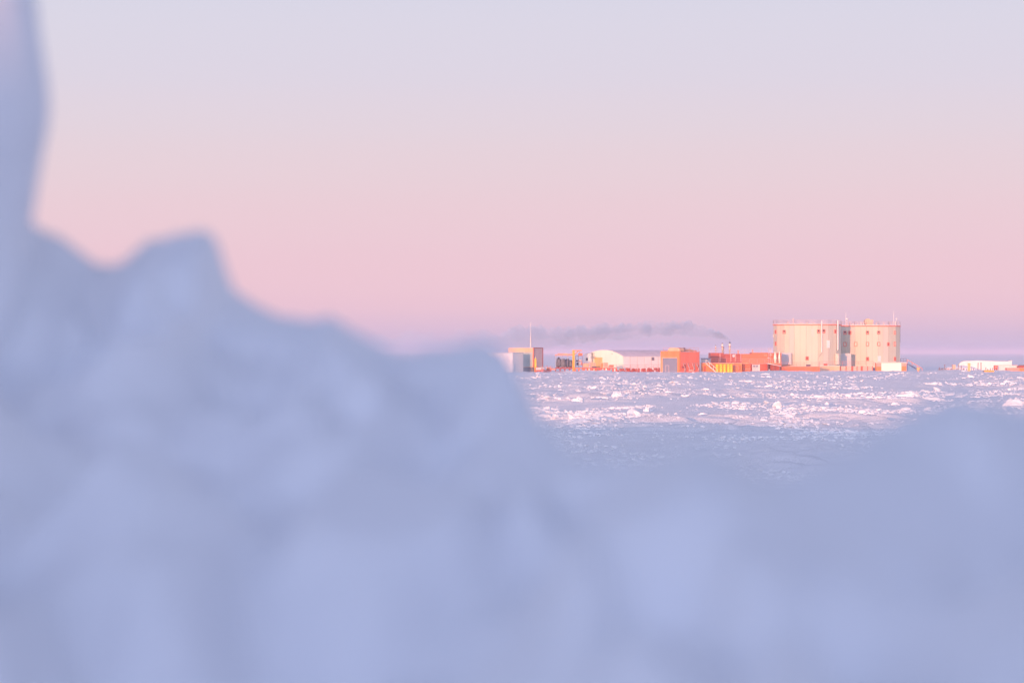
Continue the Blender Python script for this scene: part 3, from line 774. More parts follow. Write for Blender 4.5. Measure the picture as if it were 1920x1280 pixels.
def chim(px, ptop, pbot, rr):
    x = X(px, D); y = D + 1.6; zb_, zt_ = Z(pbot, D), Z(ptop, D)
    c = MB().tube([(x, y, 4.0), (x, y, zb_), (x, y, zb_ + .01), (x, y, zt_)], rr, 14, [rr * .6, rr * .6, rr, rr]).build('chimney', 'steel', t)
    MB().tube([(x, y, (zb_ * .45 + zt_ * .55)), (x, y, (zb_ * .45 + zt_ * .55) + .16)], rr + .07, 14).build('collar', 'darkred', c)
    MB().tube([(x, y, zt_ + .003), (x, y, zt_ + .35)], rr * .7, 12).build('outlet', 'darkmetal', c)
chim(1342.8, 649, 657, .14); chim(1355.2, 645, 657.5, .22); chim(1369, 644.5, 656.8, .24)
MB().tube([(X(1357.5, D), D + 1.4, zt), (X(1357.5, D), D + 1.4, Z(650, D))], .12, 8).build('vent_pipe', 'darkmetal', t)
for px, py0 in ((1384.5, 656.5), (1411.5, 655.5)): MB().box(W, X(px - 1.2, D), X(px + 1.2, D), D + .8, D + 1.4, z2 + .003, Z(py0, D)).build('roof_post', 'coral', t)
lg = MB()
for u in (1433, 1436): lg.box(W, X(u, D), X(u + 1.8, D), D - .05, D - .004, Z(666.6, D), Z(665.3, D))
lg.build('wall_mark', 'peach', t)
D = 787
for px, rr, lab in ((1453.3, .3, 'thicker of the two shining silver tanks beside the tower'), (1461.2, .2, 'thinner of the two shining silver tanks beside the tower')):
    x = X(px, D); t = thing('silver_tank', lab, 'tank', (x, D, Z(682, D)), 'silver tanks beside the tower')
    MB().tube([(x, D, Z(681.5, D)), (x, D, Z(677, D)), (x, D, Z(671, D)), (x, D, Z(665, D)), (x, D, Z(660, D))], rr, 16, [rr * .55, rr, rr * 1.45, rr, rr * .45]).build('shell', 'steel', t)
    MB().tube([(x, D, Z(660, D) + .003), (x, D, Z(658.5, D))], rr * .3, 8).build('outlet', 'steel', t)
D = 784
x = X(1443, D)
t = thing('lattice_mast', 'slim pale lattice mast with small cross arms in front of the orange wall', 'mast', (x, D, 0))
m_ = MB()
for dx in (-.28, .28): m_.tube([(x + dx, D, BASE), (x + dx, D, Z(652, D))], .05, 5)
z = 0.2
while z < Z(653, D):
    m_.tube([(x - .28, D, z), (x + .28, D, z + .6)], .03, 4); z += .6
m_.build('lattice', 'railpale', t)
for py, dx in ((658, .9), (665, .7), (671, -.6)): MB().box(W, min(x, x + dx), max(x, x + dx), D - .12, D - .06, Z(py, D), Z(py - .8, D)).build('cross_arm', 'pinkwhite', t)

# ---- lower right range
D = 766
zt = Z(682, D)
t = thing('shipping_container', 'orange shipping container with a red side bar under the orange hall', 'container', (X(1399, D), D, 0))
b = MB().box(W, X(1391.8, D), X(1407, D), D, D + 5.5, BASE, zt); ribs(b, W, X(1392, D), X(1407, D), D, 1.0, zt - .1, .5); b.build('body', 'orange', t)
MB().box(W, X(1392, D), X(1407, D), D - .12, D - .065, .75, .95).build('side_bar', 'coral', t)
D = 767
t = thing('door_container', 'red container with a pale grey-blue double door', 'container', (X(1422, D), D, 0))
b = MB().box(W, X(1407.2, D), X(1439, D), D + .8, D + 5.5, BASE, zt); b.build('body', 'red', t)
dr = MB().box(W, X(1411.3, D), X(1423, D), D + .68, D + .795, 0, Z(683.5, D)).build('door', 'palegrey', t)
fr_ = MB().box(W, X(1410.6, D), X(1411.3, D) - .003, D + .6, D + .795, 0, Z(683, D)).box(W, X(1423, D) + .003, X(1425, D), D + .6, D + .795, 0, Z(683, D)); fr_.build('door_frame', 'pinkwhite', t)
wn = MB().box(W, X(1412.3, D), X(1416.5, D), D + .64, D + .677, Z(688, D), Z(685, D)).box(W, X(1417.5, D), X(1421.7, D), D + .64, D + .677, Z(688, D), Z(685, D)); wn.build('door_pane', 'grey', dr)
MB().box(W, X(1407, D), X(1440, D), D + .5, D + 5.6, zt + .004, zt + .2).build('roof_edge', 'coral', t)
D = 765
t = thing('lean_to_shed', 'open shed with its shade painted dark red under a sloping pale roof', 'shed', (X(1451, D), D, 0))
b = MB().prism(W, [(X(1439.5, D), BASE), (X(1463, D), BASE), (X(1463, D), Z(686.5, D)), (X(1439.5, D), Z(682.3, D))], D + 2.6, D + 5).build('back_wall', 'darkred', t)  # shed walls dark red to paint in the shade under the roof
MB().box(W, X(1439.3, D), X(1439.9, D), D + .4, D + 2.597, BASE, Z(682.6, D)).build('side_wall', 'darkred', t)
MB().prism(W, [(X(1437, D), Z(681.6, D)), (X(1464, D), Z(686.6, D)), (X(1464, D), Z(685.4, D)), (X(1437, D), Z(680.4, D))], D + .2, D + 5.2).build('roof', 'palegrey', t)
ps = MB()
for px in (1440.5, 1450.5, 1462): ps.box(W, X(px, D) - .07, X(px, D) + .07, D + .35, D + .5, BASE, Z(681.7 + (px - 1437) * .185, D) - .02)
ps.build_each('post', 'bamboo', t)
MB().box(W, X(1441, D), X(1444.5, D), D + 1.0, D + 1.8, 0, .85).build('storage_box', 'palegrey', t)
D = 772
t = thing('walkway_railing', 'thin pale walkway railing above the door container and sloping roof', 'railing', (X(1427, D), D, 2))
railing(MB(), [(X(1391, D), D, zt + .25), (X(1463, D), D, zt + .25)], 1.0, 2.2, .032).build('pipe_rail', 'railpale', t)
MB().box(W, X(1391, D), X(1463, D), D - .2, D + .8, zt + .06, zt + .22).build('walkway', 'peach', t)
D = 777
t = thing('stair_platform', 'slate walkway landing with railings between the orange garage and the hall', 'platform', (X(1325, D), D, 0))
MB().box(W, X(1315, D), X(1334, D), D, D + 3, Z(672.6, D), Z(671.3, D)).build('canopy', 'grey', t)
q = MB()
for px in (1318.5, 1322, 1324.5, 1328, 1331): q.box(W, X(px, D) - .12, X(px, D) + .12, D + .1, D + .35, BASE, Z(672.6, D) - .003)
q.build_each('post', 'palegrey', t)
MB().box(W, X(1316, D), X(1334, D), D + 2.6, D + 2.9, BASE, Z(672.6, D) - .004).build('back_wall', 'roofgrey', t)

# ------------------------------------------------------------------ the two round towers
def tower(pxc, Dc, R, ptop, pbot, label, wins, panels):
    NF = 18; xc = X(pxc, Dc); ztop = Z(ptop, Dc - R); zbot = Z(pbot, Dc - R)
    t = thing('station_tower', label, 'tower', (xc, Dc, 0), 'round white station towers')
    ap = R * math.cos(math.pi / NF); off = math.radians(2)
    ring = [(xc + R * math.sin(off + (k + .5) * 2 * math.pi / NF), Dc - R * math.cos(off + (k + .5) * 2 * math.pi / NF)) for k in range(NF)]
    w = MB()
    w.add([(x, y, zbot) for x, y in ring] + [(x, y, ztop) for x, y in ring],
          [(k, (k + 1) % NF, (k + 1) % NF + NF, k + NF) for k in range(NF)] + [tuple(range(NF - 1, -1, -1)), tuple(range(NF, 2 * NF))])
    w.build('wall', 'wall', t)
    def facet(px):                               # the frame of the facet seen at this place
        x = X(px, Dc - R * .8); ph = math.asin(max(-1, min(1, (x - xc) / R)))
        k = round((ph - off) / (2 * math.pi / NF)); an = off + k * 2 * math.pi / NF
        return Frame(xc + ap * math.sin(an), Dc - ap * math.cos(an), 0, -math.degrees(an)), (x - xc - ap * math.sin(an)) / max(.25, math.cos(an)), an
    def FR(an): return Frame(xc + ap * math.sin(an), Dc - ap * math.cos(an), 0, -math.degrees(an))
    sm2 = MB(); hf = R * math.sin(math.pi / NF); pale = MB()
    for k in range(NF):
        fk = FR(off + k * 2 * math.pi / NF)
        sm2.box(fk, -hf, -hf + .09, -.025, -.003, zbot, ztop)
        sm2.box(fk, -.03, .03, -.018, -.003, zbot, ztop)
        if k % 3 == 1: pale.box(fk, .04, hf - .05, -.014, -.004, zbot + .1, ztop - .1)
    sm2.build('panel_joint', 'seam', t); pale.build_each('wall_panel', 'wall2', t)
    ro = MB(); R2 = R + .22
    rg = [(xc + R2 * math.sin(off + (k + .5) * 2 * math.pi / NF), Dc - R2 * math.cos(off + (k + .5) * 2 * math.pi / NF)) for k in range(NF)]
    ro.add([(x, y, ztop + .003) for x, y in rg] + [(x, y, ztop + .34) for x, y in rg],
           [(k, (k + 1) % NF, (k + 1) % NF + NF, k + NF) for k in range(NF)] + [tuple(range(NF - 1, -1, -1)), tuple(range(NF, 2 * NF))])
    ro.build('roof_trim', 'trimred', t)
    R3 = R + .12
    rg3 = [(xc + R3 * math.sin(off + (k + .5) * 2 * math.pi / NF), Dc - R3 * math.cos(off + (k + .5) * 2 * math.pi / NF)) for k in range(NF)]
    rc = MB(); rc.add([(x, y, ztop + .343) for x, y in rg3] + [(x, y, ztop + .5) for x, y in rg3],
           [(k, (k + 1) % NF, (k + 1) % NF + NF, k + NF) for k in range(NF)] + [tuple(range(NF - 1, -1, -1)), tuple(range(NF, 2 * NF))])
    rc.build('roof', 'pinkwhite', t)
    rl = MB(); pts = [(x, y, ztop + .5) for x, y in rg3]; railing(rl, pts + pts[:1], 1.0, 1.7, .035); rl.build('roof_railing', 'railpale', t)
    lg = MB()
    for k in range(6):
        an = off + k * math.pi / 3; lg.tube([(xc + R * .7 * math.sin(an), Dc - R * .7 * math.cos(an), BASE), (xc + R * .7 * math.sin(an), Dc - R * .7 * math.cos(an), zbot - .003)], .4, 10)
    lg.build_each('leg', 'palegrey', t)
    for px, py0, py1, pw, kind in wins:
        fk, u, an = facet(px); hw = .5 * pw * Dc / F / max(.5, math.cos(an)); hw = min(hw, .55)
        z0, z1 = Z(py1, Dc - R), Z(py0, Dc - R); e = .17
        m = MB().box(fk, u - hw, u - hw + e, -.16, -.004, z0, z1).box(fk, u + hw - e, u + hw, -.16, -.004, z0, z1)
        m.box(fk, u - hw + e + .002, u + hw - e - .002, -.16, -.004, z1 - e, z1).box(fk, u - hw + e + .002, u + hw - e - .002, -.16, -.004, z0, z0 + e)
        f_ = m.build('window', 'trimred', t)
        if kind == 'half':
            MB().box(fk, u - hw + e + .003, u + hw - e - .003, -.06, -.005, z0 + e + .003, (z0 + z1) / 2 - .05).build('blind', 'coral', f_)
            MB().box(fk, u - hw + e + .003, u + hw - e - .003, -.06, -.005, (z0 + z1) / 2 - .047, z1 - e - .003).build('pane', 'glass', f_)
        elif kind == 'red': MB().box(fk, u - hw + e + .003, u + hw - e - .003, -.06, -.005, z0 + e + .003, z1 - e - .003).build('pane', 'darkred', f_)
        else: MB().box(fk, u - hw + e + .003, u + hw - e - .003, -.06, -.005, z0 + e + .003, z1 - e - .003).build('blind', 'blind', f_)
    for px, py0, py1, pw, mat in panels:
        fk, u, an = facet(px); hw = .5 * pw * Dc / F / max(.5, math.cos(an))
        MB().box(fk, u - hw, u + hw, -.09, -.004, Z(py1, Dc - R), Z(py0, Dc - R)).build('hatch', mat, t)
    return t, facet, ztop, xc
DA = 808; RA = 9.62
ta, fa_, zta, xa = tower(1513.6, DA, RA, 609.6, 689,
    'nearer round white tower with two outside pipes and red trimmed roof',
    [(1458, 618, 625.5, 4, 'red'), (1471.5, 618.3, 625.6, 5.2, 'half'), (1533.5, 617.5, 625, 5.6, 'half'), (1543.5, 617, 624.6, 5.6, 'half'),
     (1567, 617.5, 625, 4, 'red'), (1458.2, 640, 648, 4, 'red'), (1512, 668, 675.3, 6, 'red')],
    [(1522.5, 616, 631, 6, 'wall2'), (1552.5, 638, 652, 6, 'white')])
DB = 827; RB = 9.62
tb_, fb_, ztb, xb = tower(1625.6, DB, RB, 612, 690,
    'farther round white tower partly shaded by its twin with a box on its roof',
    [(1585.5, 620, 627, 5, 'half'), (1594, 620, 627, 5, 'red'), (1585.6, 641, 649.3, 5, 'blind'), (1604, 641, 649.3, 5.6, 'blind'),
     (1625, 620, 627, 5.6, 'half'), (1646, 620, 626.6, 5.4, 'half'), (1679, 620, 627, 4, 'blind'), (1625, 641, 648.8, 5.6, 'blind'), (1646, 641, 648.6, 5.4, 'blind'),
     (1665, 641.5, 648.6, 4.6, 'red'), (1679, 640.5, 649, 4, 'blind'), (1625, 669, 676.3, 5.6, 'red'), (1679, 669, 676.5, 4, 'red')],
    [(1647, 667, 677, 6.5, 'white')])
def pipe(tw, facet, px, py0, py1, foot, r=.17):
    fk, u, an = facet(px)
    Dq = fk.o[1]
    pts = [fk.p(u, -.45, Z(py0, Dq)), fk.p(u, -.45, Z(py1, Dq))]
    if foot: pts += [fk.p(u - .5, -.4, Z(py1 + 5, Dq)), fk.p(u - .75, -.3, Z(py1 + 9, Dq))]
    n = len(pts); p = MB().tube(pts[:2], r, 10).build('outside_pipe', 'white', tw)
    if foot: MB().tube(pts[1:], r * .45, 8).build('pipe_foot', 'seam', p)
    bk = MB()
    for q in (.15, .5, .85): bk.box(fk, u - .05, u + .05, -.4, -.004, Z(py0 + (py1 - py0) * q, Dq), Z(py0 + (py1 - py0) * q, Dq) + .1)
    bk.build('bracket', 'seam', p)
pipe(ta, fa_, 1538.5, 600.5, 660, True); pipe(ta, fa_, 1569.5, 600.5, 656, False, .2)
fk, u, an = fa_(1569.5)
MB().box(fk, u - .8, u + .45, -1.0, -.004, Z(683, DA), Z(663, DA)).build('pipe_housing', 'wall2', ta)
fk, u, an = fa_(1474)
MB().box(Frame(X(1463.5, 798.5), 798.5, 0, 0), 0, 20.5 * 798.5 / F, 0, 6, Z(683, 798.5), Z(661.3, 798.5)).build('entrance_box', 'palegrey', ta)
bx = MB().box(W, X(1449, DA), X(1450.3, DA), DA - 1, DA + .4, Z(632, DA), Z(627, DA)); bx.build('wall_light', 'white', ta)
rr = MB()
for px, h in ((1472, .5), (1482, 1.4), (1497, .3), (1508, .35), (1520, .3)): rr.box(W, X(px, DA), X(px + 1.4, DA), DA - 7, DA - 6.2, zta + .503, zta + .6 + h)
rr.build('roof_vent', 'railpale', ta)
# right tower roof things
bxr = MB().box(W, X(1619, DB), X(1634, DB), DB - 4, DB - .5, ztb + .503, Z(601, DB) + .2); bxr.box(W, X(1622, DB), X(1628, DB), DB - 3, DB - 1, Z(601, DB) + .203, Z(599, DB) + .2); bxr.build('roof_cabin', 'peach', tb_)
MB().tube([(X(1674.5, DB), DB - 5, ztb + .503), (X(1674.5, DB), DB - 5, Z(602, DB))], .22, 10).build('roof_flue', 'white', tb_)
for px, p0, p1, y in ((1586, 585, 600, DB - 2), (1675.5, 583, 600, DB - 1.5)):
    MB().tube([(X(px, y), y, ztb + .503), (X(px, y), y, Z(p1, y)), (X(px, y), y, Z(p0, y))], .05, 6, [.07, .07, .035]).build('antenna', 'white', tb_)
for px, py, y, rr_ in ((1588, 598, DB - 2, .32), (1681, 597.5, DB - 1.5, .26), (1686, 609.3, DB - 1, .28)):
    m = MB(); vv, ff = ico(2); m.add([tuple(np.array(p) * rr_ + (X(px, y), y, Z(py, y))) for p in vv], [tuple(q) for q in ff], True)
    m.tube([(X(px, y), y, ztb + .4), (X(px, y), y, Z(py, y) - rr_)], .04, 5); m.build('radome', 'white', tb_)
r = random.Random(3); cl = MB()
for k in range(7):
    px = 1583 + k * 5.0; cl.box(W, X(px, DB), X(px + r.uniform(1, 3), DB), DB - 6, DB - 5, ztb + .503, ztb + .6 + r.uniform(.3, .9))
for px in (1637, 1643, 1651, 1662): cl.box(W, X(px, DB), X(px + 1.2, DB), DB - 7, DB - 6.5, ztb + .503, ztb + .6 + r.uniform(.2, .7))
cl.build('roof_vent', 'railpale', tb_)
ld = MB(); xl = xb + RB - .35
for dy_ in (-2.2, -1.6): ld.tube([(xl, DB + dy_, Z(642, DB)), (xl, DB + dy_, Z(612, DB))], .12, 6)
for k in range(14): z = Z(641, DB) + k * .33; ld.tube([(xl, DB - 2.2, z), (xl, DB - 1.6, z)], .04, 5)
ld.build('ladder', 'darkmetal', tb_)
D = 812
t = thing('connecting_corridor', 'pale grey enclosed corridor joining the two round towers', 'corridor', (X(1586, D), D, 0))
b = MB().box(W, X(1575, D), X(1596, D), D, D + 9, Z(688, D), Z(663, D)); b.build('wall', 'palegrey', t)
MB().box(W, X(1574.5, D), X(1596.4, D), D - .1, D + 9, Z(663, D) + .003, Z(662.3, D)).build('roof', 'white', t)

# ---- platforms and containers at the towers' feet
D = 771
t = thing('platform_wall', 'long plain orange base wall below the nearer tower', 'base wall', (X(1500, D), D, 0))
b = MB().box(W, X(1463.8, D), X(1537, D), D, D + 7, BASE, Z(687, D)); b.build('wall', 'orange', t)
rl = railing(MB(), [(X(1464, D), D + .2, Z(687, D)), (X(1537, D), D + .2, Z(687, D))], 1.1, 2.1, .035); rl.build('railing', 'rail', t)
MB().box(W, X(1464, D), X(1537, D), D - .1, D - .004, Z(687.3, D), Z(686.4, D)).build('edge_trim', 'coral', t)
MB().box(W, X(1466, D), X(1476, D), D - .07, D - .004, Z(694, D), Z(693.2, D)).build('wall_slot', 'darkred', t)
for px, m in ((1512, 'dark'), (1516, 'white'), (1519, 'dark'), (1545, 'red')):
    pass
D = 784.5
t = thing('shipping_container', 'cream peach shipping container right of the long orange base wall', 'container', (X(1556, D), D, 0))
b = MB().box(W, X(1537.3, D), X(1574.5, D), D, D + 2.8, BASE, Z(686, D)); ribs(b, W, X(1538, D), X(1574, D), D, .1, Z(686, D) - .1, .6, .03); b.build('body', 'peach', t)
MB().box(W, X(1537.3, D), X(1574.5, D), D - .02, D + 2.85, Z(686, D) + .003, Z(685.4, D)).build('roof_edge', 'pinkwhite', t)
D = 786
G = 'pink containers below the towers'
for (a_, b_), lab in zip(((1575, 1597.5), (1598, 1615.5), (1616, 1637)), ('pink coral container with two red uprights beside the peach container', 'middle pink coral container below the shaded wall', 'pink coral container nearest the white panelled container')):
    t = thing('shipping_container', lab, 'container', (X((a_ + b_) / 2, D), D, 0), G)
    b = MB().box(W, X(a_, D), X(b_, D), D, D + 3, BASE, Z(686.3, D)); ribs(b, W, X(a_, D), X(b_, D), D, .1, Z(686.3, D) - .1, .6, .05); b.build('body', 'palepink', t)
    k = MB()
    for px in (a_ + .8, (a_ + b_) / 2, b_ - .8): k.box(W, X(px, D) - .1, X(px, D) + .1, D - .13, D - .064, BASE, Z(686.3, D))
    k.build('upright', 'red', t)
D = 783
t = thing('walkway_railing', 'red pipe railing along the roofs of the pink and peach containers', 'railing', (X(1590, D), D, 1.5))
railing(MB(), [(X(1537.5, D), D + 2, Z(686, D) + .08), (X(1640, D), D + 2, Z(686, D) + .08)], 1.15, 2.1, .04).build('pipe_rail', 'rail', t)
D = 788
for (a_, b_, p0, p1, dp, m, nm, lab, cat) in ((1545, 1551.5, 682, 686, .9, 'red', 'equipment_case', 'small red case on top of the peach container', 'case'), (1512, 1520, 683.5, 687, .8, 'dark', 'equipment_case', 'dark case on the roof of the orange base wall', 'case')):
    t = thing(nm, lab, cat, (X((a_ + b_) / 2, D), D, Z(p1, D))); D2 = 785.5 if a_ > 1540 else D
    MB().box(W, X(a_, D2), X(b_, D2), D2, D2 + dp, Z(p1, D2) - .0, Z(p0, D2)).build('body', m, t)
    MB().box(W, X(a_, D2) - .03, X(b_, D2) + .03, D2 - .03, D2 + dp + .03, Z(p0, D2) + .003, Z(p0, D2) + .1).build('lid', 'coral' if m == 'red' else 'palegrey', t)
D = 789
t = thing('generator_box', 'small dark blue box between pink and white panelled containers', 'box', (X(1640, D), D, 0))
MB().box(W, X(1637.3, D), X(1642.5, D), D, D + 2, BASE, Z(689.5, D)).build('body', 'grey', t); MB().box(W, X(1637, D), X(1642.8, D), D - .05, D + 2.05, Z(689.5, D) + .003, Z(689, D)).build('lid', 'roofgrey', t)
D = 776
t = thing('shipping_container', 'orange container with a wide white panel between its orange ends', 'container', (X(1671, D), D, 0))
zt = Z(680, D)
b = MB().box(W, X(1643, D), X(1699.5, D), D, D + 2.8, BASE, zt); ribs(b, W, X(1643, D), X(1652, D), D, .1, zt * .55, .5); ribs(b, W, X(1690.5, D), X(1699.5, D), D, .1, zt * .6, .5); b.build('body', 'orange2', t)
MB().box(W, X(1652.3, D), X(1690, D), D - .16, D - .004, BASE, zt - .06).build('white_panel', 'cream', t)
MB().box(W, X(1643, D), X(1652, D), D - .1, D - .004, zt * .58, zt - .05).build('upper_panel', 'coral', t)
MB().box(W, X(1690.5, D), X(1699.5, D), D - .1, D - .004, zt * .64, zt - .05).build('upper_panel', 'coral', t)
MB().box(W, X(1642.6, D), X(1700, D), D - .05, D + 2.85, zt + .003, zt + .12).build('roof_edge', 'pinkwhite', t)
D = 792
t = thing('outdoor_stairs', 'dark outdoor stairs going down to the snow right of the white panelled container', 'stairs', (X(1712, D), D, 0))
p1 = np.array((X(1701, D), D, Z(681.5, D))); p0 = np.array((X(1729, D), D, -.1))
st = MB()
for k in range(12):
    p = p0 + (p1 - p0) * (k + .5) / 12; st.box(W, p[0] - .2, p[0] + .2, p[1] - .5, p[1] + .5, p[2] - .03, p[2] + .03)
st.build_each('tread', 'darkmetal', t)
for dy_ in (-.55, .55): MB().tube([p0 + (0, dy_, 0), p1 + (0, dy_, 0)], .16, 6).build('stringer', 'grey', t)
hr = MB()
for dy_ in (-.55, .55):
    hr.tube([p0 + (0, dy_, 1.0), p1 + (0, dy_, 1.1)], .06, 6)
    for k in range(4): q = p0 + (p1 - p0) * k / 3 + (0, dy_, 0); hr.tube([q, q + (0, 0, 1.05)], .045, 5)
hr.build('handrail', 'coral', t)
MB().box(W, X(1689, D), X(1702, D), D - .6, D + 2, Z(682, D), Z(681, D)).build('landing', 'grey', t)
lr = railing(MB(), [(X(1690, D), D + 1.9, Z(681, D)), (X(1701, D), D + 1.9, Z(681, D))], 1.3, 1.0, .05); lr.build('landing_railing', 'darkmetal', t)
lp = MB()
for px in (1691, 1701.5): lp.box(W, X(px, D) - .08, X(px, D) + .08, D + .4, D + .56, BASE, Z(682, D) - .003)
lp.build_each('leg', 'grey', t)

D = 745
x = X(1721.8, D)
t = thing('marker_barrel', 'pale yellow barrel standing alone on the snow at the foot of the stairs', 'barrel', (x, D, 0))
z0 = float(gz(x, D)[0])
MB().tube([(x, D, z0 - .2), (x, D, z0 + .45)], .22, 14).build('stand', 'coral', t)
MB().tube([(x, D, z0 + .453), (x, D, z0 + .55), (x, D, z0 + 1.0), (x, D, z0 + 1.15)], .42, 16, [.36, .45, .45, .36]).build('body', 'wood', t)

# ------------------------------------------------------------------ right-hand edge
D = 810
fr = Frame(X(1897, D), D, 0, 8)
t = thing('storage_tent', 'long low white storage tent half drifted over with snow at the right', 'tent', (X(1850, D), D, 0))
L = 97 * D / F / math.cos(math.radians(8)); zt = Z(676, D); zb = Z(677.2, D)
n = 24; prof = [(-L, BASE), (0, BASE), (0, zt)] + [(-L * k / n, zb + .12 * math.sin(k * 1.1) * 0 + (.22 * math.exp(-((k - 15) / 5) ** 2)) - .25 * (k > 22)) for k in range(2, n)] + [(-L, zt - 1.0)]
MB().prism(fr, prof, 0, 12).build('canvas', 'white', t)
MB().box(fr, -.35, .04, -.05, 12.05, BASE, zt + .06).build('end_frame', 'pinkwhite', t)
sm3 = MB()
for k in range(1, 9): sm3.box(fr, -L * k / 9 - .05, -L * k / 9 + .05, -.02, -.004, .2, zb - .1)
sm3.build_each('canvas_seam', 'pinkwhite', t)
# drift against its left end
vv, ff = ico(4); vv = vv * (1 + .1 * perlin(vv[:, 0] * 2, vv[:, 1] * 2 + vv[:, 2], 81))[:, None] * np.array([5.5, 4, 1.5]) + np.array([X(1801, 806), 806, .1])
o = np_mesh('snow_drift', vv, ff, 'snow_lump'); tag(o, 'snow drift banked against the left end of the white tent', 'snow drift', kind='structure')
D = 798
t = thing('shipping_container', 'faded peach container in front of the white tent', 'container', (X(1890, D), D, 0))
b = MB().box(W, X(1868, D), X(1908, D), D, D + 3, BASE, Z(685, D)); ribs(b, W, X(1868, D), X(1908, D), D, .2, Z(685, D) - .1, .7); b.build('body', 'pinkwhite', t)
MB().box(W, X(1867.6, D), X(1908.4, D), D - .08, D + 3.05, Z(685, D) + .003, Z(684.5, D)).build('roof_edge', 'coral', t)
D = 795
t = thing('skid_unit', 'small red machine box on skids before the white tent', 'machine', (X(1867, D), D, 0))
MB().box(W, X(1864.5, D), X(1870.5, D), D, D + 1.4, .75, Z(685, D)).build('body', 'red', t); MB().box(W, X(1866, D), X(1868.5, D), D - .06, D - .004, 1.0, 1.6).build('grille', 'coral', t)
b = MB()
for v in (.1, 1.1): b.box(W, X(1862, D), X(1871, D), D + v, D + v + .2, BASE, .3).box(W, X(1865, D), X(1866, D), D + v, D + v + .2, .303, .747).box(W, X(1869, D), X(1870, D), D + v, D + v + .2, .303, .747)
b.build('skid', 'darkred', t)
D = 790
t = thing('cargo_container', 'low coral container at the right edge of the picture', 'container', (X(1910, D), D, 0))
MB().box(W, X(1888, D), X(1945, D), D, D + 3, BASE, Z(689.5, D)).build('body', 'coral', t)
MB().box(W, X(1911.5, D), X(1945, D), D - .08, D - .004, .2, Z(690, D)).build('end_panel', 'orange2', t)
D = 794
t = thing('tracked_vehicle', 'rust red tracked vehicle with a dark roof rack behind the coral container', 'vehicle', (X(1920, D), D, 1))
MB().prism(W, [(X(1910.5, D), 1.15), (X(1940, D), 1.15), (X(1940, D), Z(685.3, D)), (X(1913, D), Z(685.3, D)), (X(1910.5, D), Z(687, D))], D + 1, D + 3.5).build('body', 'darkred', t)
MB().box(W, X(1913.5, D), X(1936, D), D + 1.3, D + 3.2, Z(685.3, D) + .02, Z(684, D)).build('roof_rack', 'darkmetal', t)
b = MB()
for v in (1, 2.9): b.box(W, X(1911, D), X(1940, D), D + v, D + v + .6, BASE, 1.147)
b.build('track', 'darkmetal', t)
# orange board lying in the snow
D = 722
t = thing('sledge_board', 'flat orange board lying on the snow in front of the white tent', 'board', (X(1854, D), D, 0)); z0 = float(gz(X(1854, D), D)[0]) + .05
MB().prism(W, [(X(1846, D), z0), (X(1864, D), z0), (X(1864, D), z0 + .34), (X(1846, D), z0 + .42)], D, D + 1.2).build('plank', 'amber', t)
MB().box(W, X(1843.4, D), X(1845.8, D), D + .1, D + 1, z0, z0 + .34).build('end_cap', 'darkmetal', t)
# broad plywood marker boards
for px, w, p0, p1, D, m, lab in ((1789, 5, 683.5, 700, 760, 'peach', 'broad pale pink marker post among the thin poles'), (1817, 5, 680.5, 704, 735, 'wood', 'tallest broad plywood marker post in front of the white tent'),
                                 (1778, 3.6, 690.5, 698, 775, 'coral', 'short coral marker post at the left end of the pole line')):
    x = X(px, D); t = thing('marker_post', lab, 'marker post', (x, D, 0), 'broad marker posts'); hw = w * D / F / 2
    MB().box(W, x - hw, x + hw, D, D + .12, BASE, Z(p0, D)).build('board', m, t)
    MB().box(W, x - .05, x + .05, D + .123, D + .22, BASE, Z(p0, D) - .2).build('stake', 'bamboo', t)
# thin poles
G = 'thin poles stuck in the snow by the white tent'
def pole(px, D, ptop, rr=.06, lean=0, lab=''):
    x = X(px, D); h = Z(ptop, D)
    t = thing('marker_pole', lab, 'pole', (x, D, 0), G)
    MB().tube([(x, D, BASE), (x + lean, D, h)], rr, 6).build('stick', 'bamboo', t)
    MB().box(W, x + lean - .1, x + lean + .14, D - .03, D + .03, h - .28, h - .1).build('flag', 'darkred', t)
pole(1833.5, 770, 680, .1, .05, 'left pole of the tall dark pair in front of the white tent')
pole(1839.5, 770, 679.3, .11, -.03, 'right pole of the tall dark pair in front of the white tent')
r = random.Random(21)
for k, px in enumerate((1762, 1766.5, 1771.5, 1774, 1782.5, 1785, 1794, 1797, 1802.5, 1807.5, 1811.5, 1821.5, 1826, 1848, 1852, 1857, 1861)):
    pole(px + r.uniform(-.6, .6), r.uniform(752, 782), r.uniform(683, 691) if px < 1815 else r.uniform(687, 691.5), .08, r.uniform(-.08, .08), 'thin dark pole, one of the loose row stuck in snow by the white tent')
D = 777
t = thing('rope_fence', 'dark low rope fence strung between thin poles left of the white tent', 'fence', (X(1790, D), D, 0))
m_ = MB()
for z in (.55, .85):
    pts = [(X(1760 + 6 * k, D), D, z + (.12 if k % 2 else 0)) for k in range(9)]; m_.tube(pts, .05, 5)
m_.build('rope', 'darkmetal', t)
m_ = MB()
for k in range(9): m_.tube([(X(1760 + 6 * k, D), D, BASE), (X(1760 + 6 * k, D), D, 1.0)], .05, 5)
m_.build_each('post', 'bamboo', t)
D = 779
t = thing('tripod_stand', 'dark wedge-shaped trestle lying low in the snow left of the poles', 'trestle', (X(1767, D), D, 0))
m_ = MB().prism(W, [(X(1764, D), .1), (X(1768, D), .1), (X(1774, D), .75), (X(1760, D), .75), (X(1760, D), .6)], D, D + .4); m_.build('beam', 'darkmetal', t)
MB().box(W, X(1765, D), X(1767, D), D + .05, D + .35, BASE, .097).build('leg', 'darkmetal', t)

